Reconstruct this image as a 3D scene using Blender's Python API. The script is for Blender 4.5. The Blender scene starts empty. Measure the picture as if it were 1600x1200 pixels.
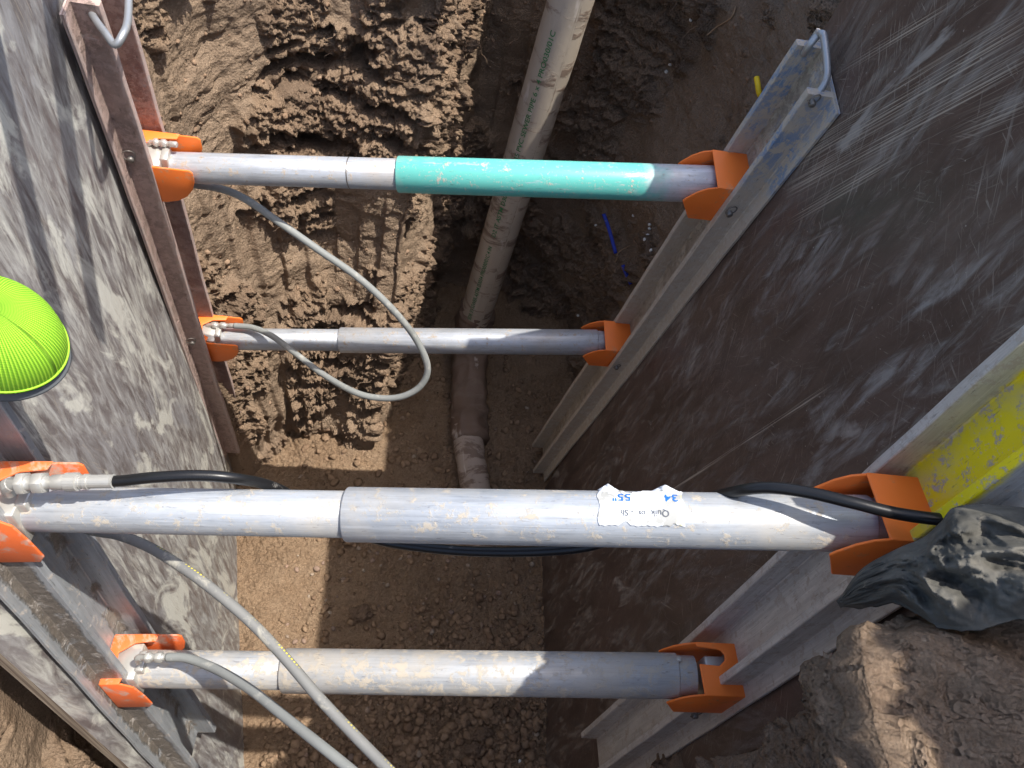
import bpy, math, random
import numpy as np
from mathutils import Vector, Matrix
from mathutils.bvhtree import BVHTree
random.seed(5)
rng = np.random.default_rng(5)
# ------------------------------------------------------------------ camera
F = 1200.0                      # focal length in photograph pixels (1600 wide)
CAMZ = 2.95                     # camera height over the trench floor
dn = np.array([-.09, -.64, 1.0]); dn /= np.linalg.norm(dn)
AZ = -dn
AX = np.array([1, -.02, 0.0]); AX[2] = -(AX @ dn) / dn[2]; AX /= np.linalg.norm(AX)
AY = np.cross(AZ, AX)
if AY[2] < 0: AY = -AY
RW = np.array([AX, AY, AZ])
CAM = np.array([0, 0, CAMZ])
def P(px, py, z):
    return RW @ np.array([(px - 800) / F * z, -(py - 600) / F * z, z]) + CAM
def Q(w):
    c = RW.T @ (np.array(w, float) - CAM)
    return 800 + F * c[0] / c[2], 600 - F * c[1] / c[2], c[2]
sc = bpy.context.scene
cd = bpy.data.cameras.new('camera'); cam = bpy.data.objects.new('camera', cd); sc.collection.objects.link(cam)
cd.sensor_width = 36; cd.lens = 36 * F / 1600; cd.clip_start = .02; cd.clip_end = 500
M = np.eye(4); M[:3, 0] = RW[:, 0]; M[:3, 1] = RW[:, 1]; M[:3, 2] = -RW[:, 2]; M[:3, 3] = CAM
cam.matrix_world = Matrix(M.tolist())
sc.camera = cam
# ------------------------------------------------------------------ light
SUN = np.array([-.475, .06, -1.0]); SUN /= np.linalg.norm(SUN)       # direction the light travels
sun_el = math.asin(-SUN[2]); sun_az = math.atan2(-SUN[0], -SUN[1])  # azimuth from +Y towards +X
w = bpy.data.worlds.new('World'); sc.world = w; w.use_nodes = True
nt = w.node_tree; nt.nodes.clear()
out = nt.nodes.new('ShaderNodeOutputWorld'); bg = nt.nodes.new('ShaderNodeBackground'); sky = nt.nodes.new('ShaderNodeTexSky')
sky.sky_type = 'NISHITA'; sky.sun_disc = False; sky.sun_elevation = sun_el; sky.sun_rotation = sun_az
sky.air_density = 1.0; sky.dust_density = 2.5
bg.inputs[1].default_value = .15
nt.links.new(sky.outputs[0], bg.inputs[0]); nt.links.new(bg.outputs[0], out.inputs[0])
ld = bpy.data.lights.new('sun', 'SUN'); ld.energy = 3.4; ld.angle = math.radians(.55); ld.color = (1, .955, .88)
lo = bpy.data.objects.new('sun', ld); sc.collection.objects.link(lo)
lo.rotation_euler = Vector(SUN.tolist()).to_track_quat('-Z', 'Y').to_euler()
sc.view_settings.view_transform = 'Standard'; sc.view_settings.look = 'None'
sc.view_settings.exposure = .92; sc.view_settings.gamma = 1
sc.cycles.max_bounces = 8; sc.cycles.diffuse_bounces = 5

# ------------------------------------------------------------------ object helpers
LOC = {}
def smooth(o, on=True):
    o.data.polygons.foreach_set('use_smooth', [on] * len(o.data.polygons))
def mk(name, V, Fc, mat=None, parent=None, uv=None, sm=False, mats=None, fm=None):
    V = np.asarray(V, float)
    c = (V.min(0) + V.max(0)) / 2
    me = bpy.data.meshes.new(name)
    if isinstance(Fc, np.ndarray):
        n = len(Fc); k = Fc.shape[1]
        me.vertices.add(len(V)); me.vertices.foreach_set('co', (V - c).astype(np.float32).ravel())
        me.loops.add(n * k); me.loops.foreach_set('vertex_index', Fc.astype(np.int32).ravel())
        me.polygons.add(n); me.polygons.foreach_set('loop_start', np.arange(0, n * k, k, dtype=np.int32))
        me.polygons.foreach_set('loop_total', np.full(n, k, dtype=np.int32))
        me.update(calc_edges=True)
    else:
        me.from_pydata((V - c).tolist(), [], [tuple(f) for f in Fc])
    me.validate()
    if uv is not None:
        ul = me.uv_layers.new(name='UVMap'); idx = np.zeros(len(me.loops), dtype=np.int32)
        me.loops.foreach_get('vertex_index', idx)
        ul.data.foreach_set('uv', np.asarray(uv, np.float32)[idx].ravel())
    o = bpy.data.objects.new(name, me); sc.collection.objects.link(o)
    pl = np.zeros(3)
    if parent is not None: o.parent = parent; pl = LOC[parent]
    o.location = (c - pl).tolist(); LOC[o] = c
    for m in (mats or [mat]): me.materials.append(m)
    if fm is not None: me.polygons.foreach_set('material_index', fm)
    if sm: smooth(o)
    return o
def thing(name, loc):
    o = bpy.data.objects.new(name, None); sc.collection.objects.link(o); o.empty_display_size = .1
    o.location = list(loc); LOC[o] = np.array(loc, float); return o
def tag(o, label=None, cat=None, group=None, kind=None):
    if label: o['label'] = label
    if cat: o['category'] = cat
    if group: o['group'] = group
    if kind: o['kind'] = kind
    return o
def join(*parts):                       # parts: (V, F[, uv])
    Vs, Fs, U = [], [], []; n = 0
    for p in parts:
        V = np.asarray(p[0], float); Vs.append(V); Fs += [tuple(i + n for i in f) for f in p[1]]
        U.append(np.asarray(p[2]) if len(p) > 2 and p[2] is not None else np.zeros((len(V), 2))); n += len(V)
    return np.vstack(Vs), Fs, np.vstack(U)
def unit(v): v = np.asarray(v, float); return v / np.linalg.norm(v)
def frame(axis, ref=(0, 0, 1)):
    a = unit(axis); b = np.cross(a, ref)
    if np.linalg.norm(b) < 1e-4: b = np.cross(a, (0, 1, 0))
    b = unit(b); return a, b, np.cross(a, b)
def lathe(A, B, prof, seg=48, bend=None):
    """prof: (s metres along A->B, radius); returns V,F,uv"""
    A = np.array(A, float); a, b, c = frame(np.array(B) - A)
    V = []; U = []; Fc = []
    for s, r in prof:
        for k in range(seg):
            t = 2 * math.pi * k / seg
            V.append(A + a * s + (b * math.cos(t) + c * math.sin(t)) * r); U.append((s, k / seg * .25))
    for i in range(len(prof) - 1):
        for k in range(seg):
            k2 = (k + 1) % seg
            Fc.append((i * seg + k, i * seg + k2, (i + 1) * seg + k2, (i + 1) * seg + k))
    Fc.append(tuple(range(seg))[::-1]); Fc.append(tuple((len(prof) - 1) * seg + k for k in range(seg)))
    return np.array(V), Fc, np.array(U)
def spline(pts, n=10):
    pts = [np.array(p, float) for p in pts]; pts = [2 * pts[0] - pts[1]] + pts + [2 * pts[-1] - pts[-2]]; o = []
    for i in range(1, len(pts) - 2):
        p0, p1, p2, p3 = pts[i - 1:i + 3]
        for k in range(n):
            t = k / n
            o.append(.5 * (2 * p1 + (p2 - p0) * t + (2 * p0 - 5 * p1 + 4 * p2 - p3) * t * t + (3 * p1 - p0 - 3 * p2 + p3) * t ** 3))
    o.append(pts[-2]); return np.array(o)
def tube(path, r, seg=14, caps=True):
    path = np.array(path, float); n = len(path); T = np.gradient(path, axis=0)
    T /= np.linalg.norm(T, axis=1)[:, None]
    a, b, c = frame(T[0]); V = []; U = []; Fc = []; s = 0
    rr = r if hasattr(r, '__len__') else [r] * n
    for i in range(n):
        b = unit(b - T[i] * (b @ T[i])); c = np.cross(T[i], b)
        if i: s += np.linalg.norm(path[i] - path[i - 1])
        for k in range(seg):
            t = 2 * math.pi * k / seg
            V.append(path[i] + (b * math.cos(t) + c * math.sin(t)) * rr[i]); U.append((s, k / seg * .06))
    for i in range(n - 1):
        for k in range(seg):
            k2 = (k + 1) % seg
            Fc.append((i * seg + k, i * seg + k2, (i + 1) * seg + k2, (i + 1) * seg + k))
    if caps: Fc.append(tuple(range(seg))[::-1]); Fc.append(tuple((n - 1) * seg + k for k in range(seg)))
    return np.array(V), Fc, np.array(U)
def boxV(o, ax, ay, az, x0, x1, y0, y1, z0, z1):
    V = [np.array(o) + ax * x + ay * y + az * z for z in (z0, z1) for y in (y0, y1) for x in (x0, x1)]
    return np.array(V), [(0, 2, 3, 1), (4, 5, 7, 6), (0, 1, 5, 4), (2, 6, 7, 3), (0, 4, 6, 2), (1, 3, 7, 5)]
def plate(o, ax, ay, az, poly, z0, z1):
    n = len(poly)
    V = [np.array(o) + ax * x + ay * y + az * z for z in (z0, z1) for x, y in poly]
    return np.array(V), [tuple(range(n))[::-1], tuple(range(n, 2 * n))] + [(i, (i + 1) % n, n + (i + 1) % n, n + i) for i in range(n)]
def bevel(o, wd=.0015, seg=2, ang=35):
    m = o.modifiers.new('bevel', 'BEVEL'); m.width = wd; m.segments = seg; m.limit_method = 'ANGLE'; m.angle_limit = math.radians(ang)
    for p in o.data.polygons: p.use_smooth = True
    m.harden_normals = False
    return o
def on_line(A, B, px):                  # point of the line A-B that appears at column px
    lo_, hi = -.6, 1.6
    for _ in range(60):
        m = (lo_ + hi) / 2
        if Q(A + (B - A) * m)[0] < px: lo_ = m
        else: hi = m
    return lo_
def on_line_y(A, B, py):
    lo_, hi = -1.3, 2.5
    for _ in range(60):
        m = (lo_ + hi) / 2
        if Q(A + (B - A) * m)[1] < py: lo_ = m
        else: hi = m
    return lo_

# ------------------------------------------------------------------ numpy noise
def _h(ix, iy, iz, s):
    h = (ix * 374761393 + iy * 668265263 + iz * 1274126177 + s * 974711) & 0xffffffff
    h = ((h ^ (h >> 13)) * 1274126177) & 0xffffffff
    h = ((h ^ (h >> 15)) * 2246822519) & 0xffffffff
    return (h ^ (h >> 16)) & 0xffffffff
_G = np.random.default_rng(3).normal(size=(256, 3)); _G /= np.linalg.norm(_G, axis=1)[:, None]
def gn(p, s=0):
    p = np.asarray(p, float); i = np.floor(p).astype(np.int64); f = p - i
    u = f * f * f * (f * (f * 6 - 15) + 10); r = 0
    for dx in (0, 1):
        for dy in (0, 1):
            for dz in (0, 1):
                g = _G[_h(i[:, 0] + dx, i[:, 1] + dy, i[:, 2] + dz, s) & 255]
                d = (g * (f - (dx, dy, dz))).sum(1)
                r = r + d * (u[:, 0] if dx else 1 - u[:, 0]) * (u[:, 1] if dy else 1 - u[:, 1]) * (u[:, 2] if dz else 1 - u[:, 2])
    return r * 1.6
def fbm(p, o=4, s=0, g=.5):
    r = 0; a = 1
    for k in range(o): r = r + a * gn(p * 2.03 ** k, s + k); a *= g
    return r
def worley(p, s=0):
    i = np.floor(p).astype(np.int64); best = np.full(len(p), 9.); sec = np.full(len(p), 9.)
    for dx in (-1, 0, 1):
        for dy in (-1, 0, 1):
            for dz in (-1, 0, 1):
                c = i + (dx, dy, dz); h = _h(c[:, 0], c[:, 1], c[:, 2], s)
                q = c + np.stack([(h & 1023) / 1023., ((h >> 10) & 1023) / 1023., ((h >> 20) & 1023) / 1023.], 1)
                d = np.sqrt(((q - p) ** 2).sum(1)); m = d < best
                sec = np.where(m, best, np.minimum(sec, d)); best = np.where(m, d, best)
    return best, sec
def sst(a, b, x): t = np.clip((x - a) / (b - a), 0, 1); return t * t * (3 - 2 * t)

# ------------------------------------------------------------------ material helpers
class MT:
    def __init__(s, name):
        s.m = bpy.data.materials.new(name); s.m.use_nodes = True; s.t = s.m.node_tree
        s.b = s.t.nodes['Principled BSDF']; s.tc = s.t.nodes.new('ShaderNodeTexCoord')
        s.b.inputs['Specular IOR Level'].default_value = .3
    def n(s, t, **k):
        x = s.t.nodes.new(t)
        for a, v in k.items(): setattr(x, a, v)
        return x
    def l(s, a, b): s.t.links.new(a, b)
    def put(s, sock, v):
        if isinstance(v, (int, float)): sock.default_value = v
        elif isinstance(v, tuple): sock.default_value = v if len(v) == 4 else v + (1,)
        else: s.l(v, sock)
    def co(s, kind='Object', scale=(1, 1, 1), rot=(0, 0, 0), loc=(0, 0, 0)):
        m = s.n('ShaderNodeMapping'); m.inputs['Scale'].default_value = scale; m.inputs['Rotation'].default_value = rot; m.inputs['Location'].default_value = loc
        s.l(s.tc.outputs[kind], m.inputs[0]); return m.outputs[0]
    def rotuv(s, ang, sc_):      # rotate first, then scale
        a = s.n('ShaderNodeVectorRotate'); a.rotation_type = 'Z_AXIS'; a.inputs['Angle'].default_value = ang
        s.l(s.tc.outputs['UV'], a.inputs[0])
        m = s.n('ShaderNodeVectorMath', operation='MULTIPLY'); m.inputs[1].default_value = sc_ + (1,)
        s.l(a.outputs[0], m.inputs[0]); return m.outputs[0]
    def noise(s, co, scale=5, det=5, rough=.55, dist=0, lo=None, hi=None):
        x = s.n('ShaderNodeTexNoise'); x.inputs['Scale'].default_value = scale; x.inputs['Detail'].default_value = det
        x.inputs['Roughness'].default_value = rough; x.inputs['Distortion'].default_value = dist
        s.l(co, x.inputs['Vector']); o = x.outputs[0]
        return s.mr(o, lo, hi) if lo is not None else o
    def vor(s, co, scale=5, feat='F1'):
        x = s.n('ShaderNodeTexVoronoi'); x.feature = feat; x.inputs['Scale'].default_value = scale; s.l(co, x.inputs['Vector']); return x.outputs['Distance']
    def mr(s, v, a, b, c=0., d=1.):
        x = s.n('ShaderNodeMapRange'); x.inputs[1].default_value = a; x.inputs[2].default_value = b; x.inputs[3].default_value = c; x.inputs[4].default_value = d
        s.put(x.inputs[0], v); return x.outputs[0]
    def mul(s, a, b, op='MULTIPLY'):
        x = s.n('ShaderNodeMath', operation=op); s.put(x.inputs[0], a); s.put(x.inputs[1], b); return x.outputs[0]
    def mix(s, f, a, b):
        x = s.n('ShaderNodeMix', data_type='RGBA'); s.put(x.inputs[0], f); s.put(x.inputs[6], a); s.put(x.inputs[7], b); return x.outputs[2]
    def bump(s, h, st=.3, d=.002, prev=None):
        x = s.n('ShaderNodeBump'); x.inputs['Strength'].default_value = st; x.inputs['Distance'].default_value = d; s.l(h, x.inputs['Height'])
        if prev is not None: s.l(prev, x.inputs['Normal'])
        return x.outputs[0]
    def fin(s, col=None, rough=None, metal=None, nrm=None, spec=None):
        b = s.b.inputs
        if col is not None: s.put(b['Base Color'], col)
        if rough is not None: s.put(b['Roughness'], rough)
        if metal is not None: s.put(b['Metallic'], metal)
        if spec is not None: s.put(b['Specular IOR Level'], spec)
        if nrm is not None: s.l(nrm, b['Normal'])
        return s.m

def soil_mat(name, cA, cB, cC, dark, attr=True):
    m = MT(name); c = m.co()
    a = m.noise(c, 3.5, 6, .6, .3, .35, .65); b = m.noise(c, 14, 6, .65, 0, .35, .65); d = m.noise(c, 70, 5, .7, 0, .3, .7)
    col = m.mix(a, cA, cB); col = m.mix(m.mul(b, .6), col, cC); col = m.mix(m.mul(d, .5), col, dark)
    rough = .95
    if attr:
        mo = m.n('ShaderNodeAttribute', attribute_name='shade_moist'); col = m.mix(mo.outputs['Fac'], col, m.mix(d, (.105, .072, .052), (.165, .115, .082)))
        at = m.n('ShaderNodeAttribute', attribute_name='smoothed'); f = at.outputs['Fac']
        col = m.mix(m.mul(f, .55), col, tuple(x * .78 for x in cC)); rough = m.mr(f, 0, 1, .95, .72)
    g = m.noise(c, 75, 9, .8); h = m.vor(c, 150)
    sp = m.noise(c, 190, 4, .7, 0, .58, .70); col = m.mix(m.mul(sp, .55), col, tuple(min(1, x * 1.3) for x in cC))
    sp2 = m.noise(c, 120, 5, .75, .2, .60, .70); col = m.mix(m.mul(sp2, .6), col, tuple(x * .7 for x in dark))
    nn = m.bump(g, 1.0, .014); nn = m.bump(h, .8, .006, nn); nn = m.bump(m.noise(c, 320, 3, .7), .7, .003, nn)
    return m.fin(col, rough, 0, nn, .2)
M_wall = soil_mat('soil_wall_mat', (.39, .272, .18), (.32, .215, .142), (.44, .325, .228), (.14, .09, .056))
M_floor = soil_mat('soil_floor_mat', (.39, .265, .165), (.31, .205, .125), (.44, .32, .215), (.16, .10, .06), False)
M_clod = soil_mat('clod_mat', (.27, .19, .13), (.33, .22, .14), (.24, .17, .12), (.10, .065, .045), False)

def ply_mat(name, smear, cream, ang, scr, bands, haze=.25):
    m = MT(name)
    uv = m.tc.outputs['UV']
    base = m.mix(m.noise(m.rotuv(ang, (3, 1.2)), 3, 5, .6, .4, .35, .65), (.050, .032, .026), (.088, .057, .047))
    hz_ = m.noise(m.rotuv(ang, (34, 9)), 1, 9, .72, .5, .35, .7); base = m.mix(m.mul(hz_, haze), base, (.30, .29, .29) if haze > .5 else (.215, .155, .12))
    # dried slurry smeared over the film face
    s1 = m.noise(m.rotuv(ang, (9, 2.2)), 1.6, 9, .68, .9, .5 - smear, .62 - smear)
    s2 = m.noise(m.rotuv(ang + .25, (40, 7)), 1.2, 7, .7, .6, .42, .62)
    s3 = m.noise(m.rotuv(ang - .2, (5, 1.3)), 1.1, 6, .6, .5, .38, .62)
    sm = m.mul(m.mul(s1, s2), .85)
    if haze > .5: base = m.mix(.5, base, (.19, .17, .168))
    col = m.mix(sm, base, m.mix(s3, (.32, .315, .32) if haze > .5 else (.185, .145, .115), cream))
    thick = m.noise(m.rotuv(ang, (7, 2.4)), 1.3, 6, .6, .8, .66 - smear * .5, .72 - smear * .5)
    col = m.mix(m.mul(thick, .9), col, cream)
    tot = None
    for k, (a, fx, fy, lo, str_) in enumerate(scr):
        x = m.noise(m.rotuv(a, (fx, fy)), 1, 4, .6, .15, lo, lo + .05)
        msk = m.noise(m.rotuv(a * 2 + k, (3.1 + k, 2.3)), 1.2, 4, .6, .3, .48, .64)
        x = m.mul(m.mul(x, msk), str_)
        tot = x if tot is None else m.mul(tot, x, 'MAXIMUM')
    col = m.mix(tot, col, (.33, .29, .245))
    sx = m.n('ShaderNodeSeparateXYZ'); m.l(uv, sx.inputs[0])
    for (u0, v0, u1, v1, wd) in bands:      # bundles of long parallel scratches
        dx, dy = u1 - u0, v1 - v0; L = math.hypot(dx, dy); dx /= L; dy /= L
        al = m.mul(m.mul(m.mul(sx.outputs[0], -u0, 'ADD'), dx), m.mul(m.mul(sx.outputs[1], -v0, 'ADD'), dy), 'ADD')
        ac = m.mul(m.mul(m.mul(sx.outputs[0], -u0, 'ADD'), -dy), m.mul(m.mul(sx.outputs[1], -v0, 'ADD'), dx), 'ADD')
        aca = m.n('ShaderNodeMath', operation='ABSOLUTE'); m.l(ac, aca.inputs[0])
        b = m.mr(aca.outputs[0], wd * .35, wd, 1, 0); b = m.mul(b, m.mr(al, 0, .08)); b = m.mul(b, m.mr(al, L - .1, L, 1, 0))
        cb = m.n('ShaderNodeCombineXYZ'); m.l(m.mul(al, 2.5), cb.inputs[0]); m.l(m.mul(ac, 330), cb.inputs[1])
        st = m.noise(cb.outputs[0], 1, 3, .6, 0, .5, .6)
        col = m.mix(m.mul(m.mul(b, st), .95), col, (.40, .34, .27))
    sp = m.noise(m.rotuv(0, (150, 150)), 1, 3, .5, 0, .70, .74)
    col = m.mix(m.mul(sp, .6), col, (.4, .36, .32))
    rough = m.mr(sm, 0, .8, .38, .85)
    hh = m.noise(m.rotuv(ang, (120, 30)), 1, 5, .7)
    return m.fin(col, rough, 0, m.bump(hh, .25, .0015, m.bump(sm, .3, .002)), .35)

PACK = None
def metal_mat(name, base, mud, mudamt=.5, metal=.35, rough=.42, paint=None, pv=None, pcov=.72, packed=(), streak=(4, 90), bumpy=0, lone=False):
    m = MT(name)
    a = m.noise(m.rotuv(0, streak), 1, 6, .6, .2, .35, .65); b = m.noise(m.rotuv(0, (14, 26)), 1, 6, .65, .4, .4, .6)
    col = m.mix(m.mul(a, .8), base, tuple(x * .66 for x in base))
    a2 = m.noise(m.rotuv(0, (9, 300)), 1, 4, .65, .1, .54, .64); col = m.mix(m.mul(a2, .4), col, tuple(x * .42 for x in base))
    a3 = m.noise(m.rotuv(0, (6, 220)), 1.3, 4, .65, .1, .58, .66); col = m.mix(m.mul(a3, .35), col, tuple(min(1, x * 1.5) for x in base))
    col = m.mix(m.mul(b, .3), col, tuple(min(1, x * 1.25) for x in base))
    met = metal
    o = m.co()
    if paint is not None:       # sprayed marking paint with worn spots: (colour, u0, u1, soft)
        pc, u0, u1, sf = paint
        sx = m.n('ShaderNodeSeparateXYZ'); m.l(m.tc.outputs['UV'], sx.inputs[0])
        wob = m.mul(sx.outputs[0], m.mul(m.mul(m.noise(o, 18, 4, .6), -.5, 'ADD'), sf * 3), 'ADD')
        f = m.mul(m.mr(wob, u0 - sf, u0), m.mr(wob, u1, u1 + sf, 1, 0))
        f = m.mul(f, m.noise(m.rotuv(0, (12, 50)), 1, 5, .7, .3, pcov, pcov - .12))
        if pv:
            wv = m.mul(sx.outputs[1], m.mul(m.mul(m.noise(o, 30, 5, .65), -.5, 'ADD'), .04), 'ADD')
            f = m.mul(f, m.mul(m.mr(wv, pv[0] - .004, pv[0] + .004), m.mr(wv, pv[1] - .006, pv[1] + .006, 1, 0)))
        col = m.mix(f, col, pc); met = m.mul(m.mr(f, 0, 1, 1, 0), metal)
    pk = None
    for (v0, v1, pc_, cov) in packed:
        sy = m.n('ShaderNodeSeparateXYZ'); m.l(m.tc.outputs['UV'], sy.inputs[0])
        wv = m.mul(sy.outputs[1], m.mul(m.mul(m.noise(o, 40, 5, .65), -.5, 'ADD'), .02), 'ADD')
        f = m.mul(m.mul(m.mr(wv, v0 - .003, v0 + .003), m.mr(wv, v1 - .003, v1 + .003, 1, 0)), m.noise(o, 16, 6, .65, .2, .5 - cov, .6 - cov))
        col = m.mix(m.mul(f, .92), col, m.mix(m.noise(o, 60, 5, .7, 0, .35, .65), pc_, tuple(x * .6 for x in pc_))); met = m.mul(met, m.mr(f, 0, 1, 1, 0))
        pk = f if pk is None else m.mul(pk, f, 'MAXIMUM')
    m1 = m.noise(o, 46, 8, .76, .2, .60 - .13 * mudamt, .66 - .13 * mudamt)
    m2 = m.noise(o, 150, 4, .6, 0, .62, .66)
    film = m.noise(o, 7, 6, .65, .5, .62 - .3 * mudamt, .85 - .3 * mudamt)
    col = m.mix(m.mul(film, .6), col, mud)
    mm = m.mul(m1, m.mul(m2, .5), 'MAXIMUM'); col = m.mix(mm, col, mud)
    met = m.mul(met, m.mr(m.mul(mm, m.mul(film, .7), 'MAXIMUM'), 0, 1, 1, 0))
    dk = m.noise(m.rotuv(0, (35, 160)), 1, 5, .7, .3, .61, .67)
    col = m.mix(m.mul(dk, .45), col, (.07, .06, .055))
    rg = m.mr(mm, 0, 1, rough, .9)
    nn = m.bump(m1, .35, .0015, m.bump(m.noise(o, 220, 4, .6), .12, .0008))
    if pk is not None: nn = m.bump(m.mul(pk, m.noise(o, 90, 7, .75)), .9, .008, nn)
    if bumpy: nn = m.bump(m.noise(o, 75, 6, .7), bumpy, .004, nn)
    return m.fin(col, rg, met, nn, .4)
def plain(name, col, rough=.5, metal=0, var=.25, mud=None, mudamt=.4, bump=.1):
    m = MT(name); o = m.co()
    a = m.noise(o, 12, 5, .6, .2, .35, .65); c = m.mix(m.mul(a, var), col, tuple(x * .65 for x in col))
    r = rough
    if mud:
        f = m.noise(o, 22, 7, .7, .4, .66 - .2 * mudamt, .76 - .2 * mudamt); c = m.mix(m.mul(f, .85), c, mud); r = m.mr(f, 0, 1, rough, .9)
    return m.fin(c, r, metal, m.bump(m.noise(o, 160, 4, .6), bump, .001), .35)
MUD = (.42, .33, .25); MUDP = (.42, .30, .26); MUDG = (.40, .375, .33)
M_al = metal_mat('weathered_aluminium', (.46, .48, .51), (.40, .33, .26), .28)
M_al2 = metal_mat('weathered_aluminium_muddy', (.42, .445, .475), (.43, .385, .32), .36, .3)
M_al_lower = metal_mat('weathered_aluminium_lower', (.43, .445, .46), (.45, .40, .33), .7, .3)
M_teal = metal_mat('teal_sprayed_tube', (.60, .62, .65), (.50, .44, .37), .12, paint=((.12, .47, .41), -.2, .975, .05))
M_railFL = metal_mat('rail_pink_mud', (.56, .46, .42), (.50, .36, .31), .9, .2, .6, bumpy=.35, packed=((.500, .560, (.35, .245, .20), .2), (.300, .44, (.34, .19, .16), .12)))
M_railFR = metal_mat('rail_tan_mud', (.56, .53, .47), (.47, .40, .32), .95, .3, .55, packed=((.335, .445, (.30, .235, .17), .1),), paint=((.085, .20, .38), -.3, .17, .09), pcov=.62)
M_railNL = metal_mat('rail_grey', (.42, .44, .46), (.44, .40, .36), .35, .4, .45, packed=((.503, .552, (.20, .165, .13), .18), (.33, .36, (.30, .25, .2), .0)))
M_railNR = metal_mat('rail_yellow', (.60, .58, .55), (.46, .40, .34), .5, .35, .5, paint=((.80, .66, .01), -1, .43, .012), pv=(.335, .50), pcov=.84)
M_or = plain('orange_paint', (.95, .21, .035), .45, 0, .15, (.52, .29, .16), .42)
M_orm = plain('orange_paint_muddy', (.85, .17, .045), .5, 0, .2, (.50, .36, .28), .75, .3)
M_fit = plain('zinc_fitting', (.55, .54, .50), .4, .5, .4, (.6, .56, .48), .6)
M_steel = plain('galvanised_rod', (.42, .43, .44), .45, .6, .4, (.4, .36, .3), .3)
M_bh = plain('black_rubber', (.012, .012, .013), .32, 0, .2, (.3, .28, .25), .18)
M_gh = plain('grey_muddy_hose', (.25, .26, .25), .6, 0, .3, (.40, .39, .35), .5)
M_gh2 = plain('grey_muddy_hose_dark', (.20, .20, .19), .6, 0, .3, (.38, .36, .30), .55)
M_yel = plain('yellow_print', (.75, .62, .08), .6)
M_white = plain('white_pebble_mat', (.75, .73, .68), .6)
M_bolt = plain('bolt_steel', (.22, .20, .18), .45, .6, .4)

# ------------------------------------------------------------------ key points of the two shoring frames
S = {  # strut: left end, right end, radius, barrel start column
 's3': (P(55, 795, 1.09), P(1360, 818, 1.02), .0378, 542), 's4': (P(235, 1045, 1.48), P(1060, 1056, 1.44), .0410, 445),
 's1': (P(285, 262, 1.64), P(1115, 288, 1.60), .0380, 622), 's2': (P(370, 530, 2.29), P(935, 535, 2.26), .0380, 532)}
RL = {  # rail: two points of the middle line at lip height, rows where it starts and ends, side
 'FL': (P(254, 260, 1.65), P(335, 538, 2.295), -30, 684, -1), 'FR': (P(1130, 283, 1.59), P(957, 535, 2.25), 103, 716, 1),
 'NL': (P(45, 775, 1.10), P(217, 1017, 1.48), 520, 1176, -1), 'NR': (P(1398, 780, 1.00), P(1115, 1015, 1.435), 480, 1203, 1)}
LEG = .052; HW = .056; FL = .042; TH = .0075
RAIL = {}
for k, (A, B, y0, y1, side) in RL.items():
    a = unit(B - A); n = np.array([-side, 0, 0.]); n = unit(n - a * (n @ a)); t = np.cross(n, a)
    if t[1] < 0: t = -t
    s0 = on_line_y(A, B, y0); s1 = on_line_y(A, B, y1)
    RAIL[k] = dict(A=A + (B - A) * s0, B=A + (B - A) * s1, a=a, n=n, t=t, L=np.linalg.norm(B - A) * (s1 - s0), P0=A, P1=B)
# ------------------------------------------------------------------ plywood: bilinear sheet behind both rails of one side
def ply_fn(far, near):
    rows = []
    for k in (near, far):
        r = RAIL[k]; base = r['P0'] - r['n'] * (LEG + .004); rows.append((base - r['n'] * {'NL': .014, 'FL': .005}.get(k, 0), r['a'], r['t']))
    def X_at(y, z):     # x of the trench side face
        q = []
        for b, a, t in rows:
            s = (z - b[2]) / a[2]; q.append((b[0] + a[0] * s, b[1] + a[1] * s))
        f = (y - q[0][1]) / (q[1][1] - q[0][1]); return q[0][0] + (q[1][0] - q[0][0]) * f
    return X_at
plyL = ply_fn('FL', 'NL'); plyR = ply_fn('FR', 'NR')
def ray_ply(px, py, fn):
    d = P(px, py, 1) - CAM; lo_, hi = .2, 6
    s = 1 if fn is plyR else -1
    for _ in range(50):
        m = (lo_ + hi) / 2; p = CAM + d * m
        if (p[0] - fn(p[1], p[2])) * s < 0: lo_ = m
        else: hi = m
    return CAM + d * lo_
PLY = dict(L=(.02, 1.375, 2.30, .16), R=(.10, 1.235, 2.47, .05))   # near edge, far edge, top, lean of the near edge
# ------------------------------------------------------------------ soil: walls of the pit and the ground around it
RIM = 2.30
CT = [  # x,y at rim | x,y at floor | spacing to the next
 (-.80, -1.3, -.72, -1.2, .03), (-.77, -.2, -.72, -.1, .008), (-.80, .3, -.82, .3, .02), (-.88, 1.25, -.90, 1.2, .006), (-.76, 1.50, -.80, 1.40, .005),
 (-.62, 1.95, -.66, 1.56, .0045), (-.36, 2.16, -.50, 1.58, .0042), (.06, 2.14, -.35, 1.52, .004), (.13, 2.32, -.25, 1.75, .006),
 (.20, 2.62, -.05, 2.35, .006), (.42, 2.42, .22, 2.40, .006), (.70, 2.16, .5, 2.15, .006), (.78, 1.85, .56, 1.8, .006), (.80, 1.25, .54, 1.25, .02),
 (.80, .42, .54, .42, .006), (.62, .285, .50, .16, .005), (.455, .21, .40, .08, .005), (.44, .02, .38, -.1, .006), (.46, -.5, .42, -.5, .03), (.7, -1.3, .6, -1.2, .04), (0, -1.7, 0, -1.5, .04)]
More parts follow.
